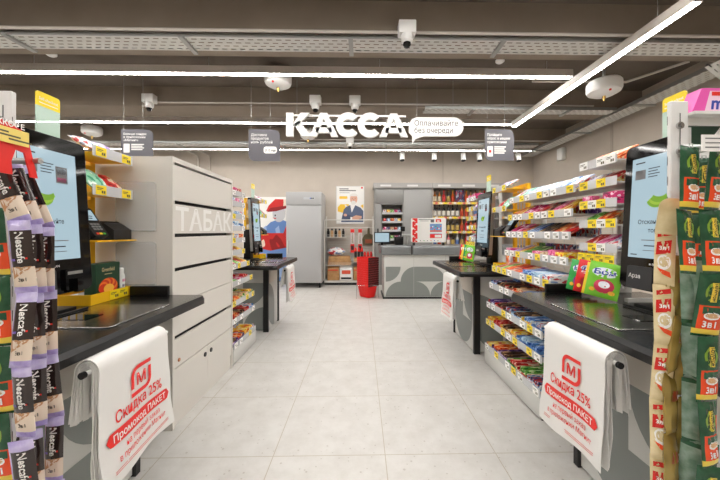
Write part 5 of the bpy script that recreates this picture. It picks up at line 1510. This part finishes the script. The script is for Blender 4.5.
# ---------------------------------------------------------------- red shopping baskets
BX, BY = W(367.5, 231, 5.62).x, 5.68
t = thing('basket_stand', 'chrome wire stand carrying the stack of red baskets', 'basket stand', (BX, BY, 0))
bm = newbm()
for q in (-1, 1):
    tube(bm, [(BX+q*.20, BY-.16, .004), (BX+q*.20, BY+.16, .004)], .005, 6)
    for y in (-.14, .14): tube(bm, [(BX+q*.20, BY+y, .009), (BX+q*.195, BY+y, .24)], .005, 6)
for y in (-.14, .14): tube(bm, [(BX-.195, BY+y, .235), (BX+.195, BY+y, .235)], .005, 6)
part('wire_frame', bm, chrome, t)
def basket():
    """open tapered basket, origin at its base"""
    bm = newbm(); n = 4
    def ring(hx, hy, z, r=.04):
        return [Vector((p[0], p[1], z)) for p in rrect(-hx, -hy, hx, hy, r, 3)]
    outer = [ring(.135, .105, 0), ring(.172, .140, .20), ring(.188, .155, .199), ring(.188, .155, .2355), ring(.178, .147, .235), ring(.168, .137, .20), ring(.130, .100, .006)]
    R_ = [[bm.verts.new(v) for v in r] for r in outer]
    for A, B in zip(R_, R_[1:]):
        k_ = len(A)
        for i in range(k_): bm.faces.new((A[i], A[(i+1) % k_], B[(i+1) % k_], B[i]))
    bm.faces.new(R_[0][::-1]); bm.faces.new(R_[-1])
    for k in range(9):      # ribs on the front and back
        x = -.12+.03*k
        for q in (-1, 1): tube(bm, [(x, q*.107, .01), (x*1.2, q*.142, .198)], .003, 4)
    return mesh('basket', bm, M('basket_red', (226, 22, 20), .35), fixn=True)
def handle():
    bm = newbm(); bx(bm, .1885, .193, -.15, .15, .200, .2352); tube(bm, [(.182, -.13, .2365), (.175, -.13, .2385), (.175, .13, .2385), (.182, .13, .2365)], .003, 6)
    return mesh('handle', bm, M('handle_dark', (84, 14, 16), .4))
bme, hme = basket(), handle()
NB = 13
for k in range(NB):
    o = link('shopping_basket', bme, None, (BX, BY, .012+.0402*k), (0, 0, -.85))
    w_ = 'lowest red basket of the nested stack held by the wire stand' if k == 0 else ('topmost red basket of the nested stack' if k == NB-1 else 'red basket in the nested stack, '+ORD[k]+' from the floor')
    o.scale = (.86, .86, 1); tag(o, w_, 'basket', 'nested red shopping baskets')
    link('handle', hme, o)

# ---------------------------------------------------------------- cash desk
DX0, DX1, DY0, DY1 = W(383, 231, 5.515).x, 2.95, 5.515, 6.15
t = thing('cash_desk', 'long white cash desk with grey petal pattern and grey rail', 'cash desk', ((DX0+DX1)/2, (DY0+DY1)/2, 0))
bm = newbm(); bx(bm, DX0+.02, DX1, DY0+.01, DY1-.02, .035, .775); bx(bm, DX0, DX1, DY0, DY1, 0, .0345, 1)
c = .265
petals(bm, (DX0+.05, DY0+.0092, .04), (1, 0, 0), (0, 0, 1), [(0, 0, 1), (0, 1, 3), (1, 0, 'S'), (1, 1, 1), (2, 0, 0), (2, 1, 'S'), (3, 0, 1), (3, 1, 0), (4, 0, 'S'), (4, 1, 2), (5, 0, 3), (5, 1, 1), (6, 0, 0), (6, 1, 2), (7, 0, 2), (7, 1, 'S'), (8, 0, 1), (8, 1, 0)], c, 2)
for x in (DX0+.55, DX0+1.12): flat(bm, rect(x-.003, .045, x+.003, .77), (0, DY0+.0088, 0), (1, 0, 0), (0, 0, 1), 3)
part('body', bm, [panel_light, dark_grey, panel_dark, M('seam_grey', (176, 176, 172), .5)], t, smooth=False)
rail_m = M('rail_grey', (128, 131, 133), .32, .3)
for x0, x1 in ((DX0-.04, DX0+.50), (DX0+.515, DX0+1.62), (DX0+1.635, DX1+.02)):
    bm = newbm(); bx(bm, x0, x1, DY0-.05, DY1+.02, .78, .945, bev=.03, seg=3); part('rail', bm, rail_m, t)
bm = newbm(); bx(bm, DX0+.501, DX0+.514, DY0-.04, DY1, .79, .94); bx(bm, DX0+1.621, DX0+1.634, DY0-.04, DY1, .79, .94); part('rail_joint', bm, black, t, smooth=False)
# screen on the desk
mx = W(382, 231, 5.7).x
t = thing('desk_monitor', 'small monitor with a pale lit screen at the end of the cash desk', 'monitor', (mx, 5.72, .9455))
bm = newbm(); bx(bm, mx-.08, mx+.08, 5.66, 5.79, .946, .957, bev=.004); bx(bm, mx-.02, mx+.02, 5.72, 5.745, .957, 1.05); part('foot', bm, black, t)
bm = newbm(); bx(bm, mx-.145, mx+.145, 5.69, 5.72, .99, 1.185, bev=.006); part('casing', bm, black, t)
bm = newbm(); flat(bm, rect(mx-.128, 1.006, mx+.128, 1.17), (0, 5.6892, 0), (1, 0, 0), (0, 0, 1)); part('screen', bm, screen_m, t, smooth=False)
px = W(398, 231, 5.8).x
t = thing('cash_terminal', 'black cash terminal standing between the monitor and promo board', 'terminal', (px, 5.85, .9455))
bm = newbm(); bx(bm, px-.06, px+.10, 5.78, 5.95, .946, 1.10, bev=.01); part('printer_body', bm, black, t)
bm = newbm(); tube(bm, [(px+.06, 5.9, 1.095), (px+.08, 5.9, 1.20), (px+.11, 5.88, 1.24)], .012, 8); bx(bm, px+.06, px+.14, 5.85, 5.88, 1.20, 1.29, bev=.006); part('card_reader', bm, black, t)
sx = W(407, 231, 5.9).x
bm = newbm(); bx(bm, sx-.015, sx+.015, 5.89, 5.92, .9456, 1.12); bx(bm, sx-.10, sx+.06, 5.84, 5.97, 1.1205, 1.15, bev=.01)
tag(obj('scanner_stand', bm, light_grey), 'pale grey scanner arm beside the promo board on the desk', 'scanner')
# promo board
a, b_ = W(411, 247, 5.62), W(446, 218, 5.62); w, h = b_.x-a.x, b_.z-1.0
t = thing('promo_board', 'white promo board with a red zigzag band standing on the cash desk', 'board', (a.x+w/2, 5.62, .9455))
for x in (a.x+.05, b_.x-.05):
    bm = newbm(); bx(bm, x-.02, x+.02, 5.60, 5.66, .946, .9995); part('foot', bm, dark_grey, t, smooth=False)
bm = newbm(); prism(bm, rrect(0, 0, w, h, .03, 4), (a.x, 5.62, 1.0), (1, 0, 0), (0, 0, 1), -.02, 0)
def pl(pts, mi, l=1): flat(bm, [(p[0]*w, p[1]*h) for p in pts], (a.x, 5.62-.0006*l, 1.0), (1, 0, 0), (0, 0, 1), mi)
pl(rect(.04, .01, .185, .99), 1)
for k in range(6):
    z = .03+.16*k; pl([(.04, z), (.10, z+.06), (.06, z+.10), (.04, z+.10)] if k % 2 else [(.185, z+.02), (.12, z+.07), (.15, z+.12), (.185, z+.11)], 0, 2)
    pl(ell(.11, z+.02, .018, .02, 8), 0, 2)
pl(rect(.22, .92, .66, .945), 2); pl(rect(.26, .87, .50, .885), 2); pl(rect(.56, .82, .66, .93), 2)
pl(rect(.71, .83, .86, .95), 1); pl(rect(.74, .85, .82, .90), 0, 2)
pl(rect(.54, .18, .88, .76), 3); pl(rect(.54, .18, .88, .34), 1, 2); pl(rect(.68, .20, .86, .31), 0, 3); pl(rect(.54, .44, .88, .49), 4, 2); pl(rect(.54, .36, .88, .42), 0, 2)
for k in range(7): pl(ell(.575+.045*k, .60+.07*math.sin(2.4*k), .018, .03, 8), (1, 0, 4, 5)[k % 4], 2)
for k in range(6): pl(ell(.27+.10*k, .07, .015, .018, 8), (2, 5, 2, 4, 6, 2)[k])
part('panel', bm, [paper, red, ink_grey, M('promo_blue', (116, 160, 214), .5), orange, green, blue], t, smooth=False)

# ---------------------------------------------------------------- back wall units
KX0, KY = W(374.5, 231, 6.95).x, 6.95
cab = M('unit_grey', (146, 146, 144), .42, .1)
nx0, nx1 = W(382, 231, KY).x, W(402.5, 231, KY).x
kx1 = W(432, 231, KY).x
t = thing('wall_cabinet', 'tall grey wall cabinet with a pack niche behind the cash desk', 'cabinet', ((KX0+kx1)/2, KY+.2, 0))
bm = newbm()
bx(bm, KX0, nx0, KY, 7.40, 0, 2.17); bx(bm, nx1, kx1, KY, 7.40, 0, 2.17); bx(bm, nx0, nx1, KY, 7.40, 0, .80); bx(bm, nx0, nx1, KY, 7.40, 1.80, 2.17); bx(bm, nx0, nx1, 7.32, 7.40, .80, 1.80)
part('carcass', bm, cab, t, smooth=False)
bm = newbm(); bx(bm, KX0+.03, nx1+.01, KY-.02, KY-.0005, 1.83, 2.12, bev=.003); part('door', bm, cab, t)
bm = newbm(); bx(bm, nx1+.03, kx1-.01, KY-.02, KY-.0005, .20, 2.12, bev=.003); o = part('door', bm, M('unit_door', (156, 156, 154), .38, .1), t)
bm = newbm(); bx(bm, KX0+.03, nx0-.03, KY-.02, KY-.0005, .20, 1.80, bev=.003); o = part('door', bm, cab, t)
bm = newbm(); bx(bm, KX0+.06, KX0+.09, KY-.04, KY-.0205, 1.12, 1.26, bev=.004); part('handle', bm, black, o)
hdr = M('header_grey', (176, 174, 172), .4)
bm = newbm(); bx(bm, KX0-.02, kx1, KY-.03, 7.40, 2.1705, 2.28)
for x in (KX0+.25, KX0+.85): flat(bm, rect(x-.12, 2.20, x+.12, 2.24), (0, KY-.0306, 0), (1, 0, 0), (0, 0, 1), 1)
part('header', bm, [hdr, M('header_text', (226, 226, 224), .4)], t, smooth=False)
cols = ['red', 'pale blue', 'orange', 'white', 'yellow', 'green', 'magenta', 'dark blue', 'cream']
rnd = random.Random(5)
for r in range(5):
    z = .80+.195*r
    bm = newbm(); bx(bm, nx0+.001, nx1-.001, KY+.01, 7.319, z+.001, z+.008); bx(bm, nx0+.001, nx1-.001, KY+.004, KY+.0095, z+.001, z+.045, 1)
    part('niche_shelf', bm, [light_grey, lip_clear], t, smooth=False)
    for k in range(5):
        c = cols[(k+r*3) % 9]; w = (nx1-nx0-.04)/5
        tag(link('small_pack', g_box(c, .05, round(w-.012, 3), .10, .006), None, (nx0+.02+w*(k+.5), KY+.06, z+.0086), (0, 0, PI/2)),
            c+' pack '+ORD[k]+' from the monitor side, niche shelf '+['one', 'two', 'three', 'four', 'five'][r]+' from below', 'pack', 'packs in the cabinet niche')

# bottle shelving
SX0, SX1 = kx1+.01, 3.45
t = thing('bottle_shelving', 'wall shelving full of bottles behind the cash desk', 'shelving', ((SX0+SX1)/2, KY+.2, 0))
bm = newbm(); bx(bm, SX0, SX1, 7.37, 7.40, 0, 2.17); bx(bm, SX0, SX0+.02, KY, 7.37, 0, 2.17); bx(bm, SX1-.02, SX1, KY, 7.37, 0, 2.17); bx(bm, SX0+.02, SX1-.02, KY+.03, 7.37, 0, .12)
part('carcass', bm, M('shelf_carcass', (206, 196, 186), .5), t, smooth=False)
bm = newbm(); bx(bm, SX0, SX1, KY-.03, 7.40, 2.1705, 2.28)
for k in range(3): flat(bm, rect(SX0+.12+.55*k, 2.20, SX0+.40+.55*k, 2.245), (0, KY-.0306, 0), (1, 0, 0), (0, 0, 1), 1)
part('header', bm, [hdr, M('header_text', (226, 226, 224), .4)], t, smooth=False)
strip_y = M('strip_price', (238, 206, 128), .5)
ZS = [.52, .865, 1.195, 1.52, 1.845]
for z in ZS:
    bm = newbm(); bx(bm, SX0+.021, SX1-.021, KY+.012, 7.369, z-.02, z); bx(bm, SX0+.021, SX1-.021, KY+.004, KY+.0115, z-.04, z+.012, 1)
    for k in range(16):
        x = SX0+.06+.105*k; flat(bm, rect(x, z-.036, x+.06, z+.008), (0, KY+.0034, 0), (1, 0, 0), (0, 0, 1), 2+(k*7+int(z*100)) % 3)
    part('shelf', bm, [M('shelf_board', (120, 112, 104), .5), strip_y, yellow, M('strip_pink', (236, 120, 110), .5), paper], t, smooth=False)
BT = {}
def bottle(kind):
    if kind in BT: return BT[kind]
    glass = {'whisky': (186, 112, 48), 'wine': (28, 26, 26), 'red': (176, 24, 34), 'amber': (190, 96, 34), 'clear': (214, 218, 220), 'dark': (44, 34, 30), 'green': (30, 60, 36), 'pink': (214, 120, 130)}[kind]
    lab = {'whisky': (236, 224, 196), 'wine': (240, 236, 226), 'red': (214, 60, 60), 'amber': (206, 70, 40), 'clear': (90, 120, 180), 'dark': (206, 176, 96), 'green': (236, 222, 160), 'pink': (240, 230, 226)}[kind]
    cap = {'whisky': (40, 34, 30), 'wine': (60, 20, 26), 'red': (210, 40, 40), 'amber': (200, 160, 60), 'clear': (220, 220, 220), 'dark': (170, 140, 60), 'green': (190, 160, 60), 'pink': (230, 200, 120)}[kind]
    r = .038
    bm = newbm(); lathe(bm, [(r*.92, 0, 0), (r, .01, 0), (r, .035, 1), (r, .145, 0), (r, .165, 0), (r*.5, .20, 0), (.013, .215, 0), (.013, .25, 2), (.0145, .252, 2), (.0145, .285, 2), (.012, .288, 2)], (0, 0, 0), 14)
    BT[kind] = mesh('bottle', bm, [M('glass_'+kind, glass, .1), M('label_'+kind, lab, .5), M('cap_'+kind, cap, .4)])
    return BT[kind]
rows = [['clear', 'pink', 'clear', 'amber', 'clear', 'pink', 'amber', 'dark', 'clear', 'green', 'wine', 'green'],
        ['clear', 'amber', 'green', 'pink', 'dark', 'clear', 'dark', 'red', 'whisky', 'pink', 'amber', 'dark'],
        ['dark', 'dark', 'dark', 'dark', 'dark', 'dark', 'amber', 'red', 'amber', 'dark', 'whisky', 'dark'],
        ['wine', 'wine', 'wine', 'wine', 'wine', 'wine', 'amber', 'amber', 'whisky', 'clear', 'wine', 'dark'],
        ['whisky', 'whisky', 'red', 'dark', 'amber', 'B', 'B', 'amber', 'whisky', 'whisky', 'amber', 'red']]
nm = {'clear': 'clear', 'pink': 'pink', 'amber': 'amber', 'dark': 'black', 'green': 'green', 'wine': 'dark wine', 'red': 'red', 'whisky': 'brown whisky'}
sn = ['lowest', 'fourth', 'third', 'second', 'top']
for r, row in enumerate(rows):
    for k, kd in enumerate(row):
        x = SX0+.075+.103*k
        tail = ORD[k]+' from the grey cabinet on the '+sn[r]+' shelf'
        if kd == 'B':
            tag(link('gift_box', g_box('dark blue', .09, .092, .29), None, (x, KY+.10, ZS[r]+.0006), (0, 0, PI/2)), 'dark blue gift box '+tail, 'gift box', 'bottles and boxes behind the cash desk')
        else:
            tag(link('bottle', bottle(kd), None, (x, KY+.09, ZS[r]+.0006)), nm[kd]+' bottle '+tail, 'bottle', 'bottles and boxes behind the cash desk')
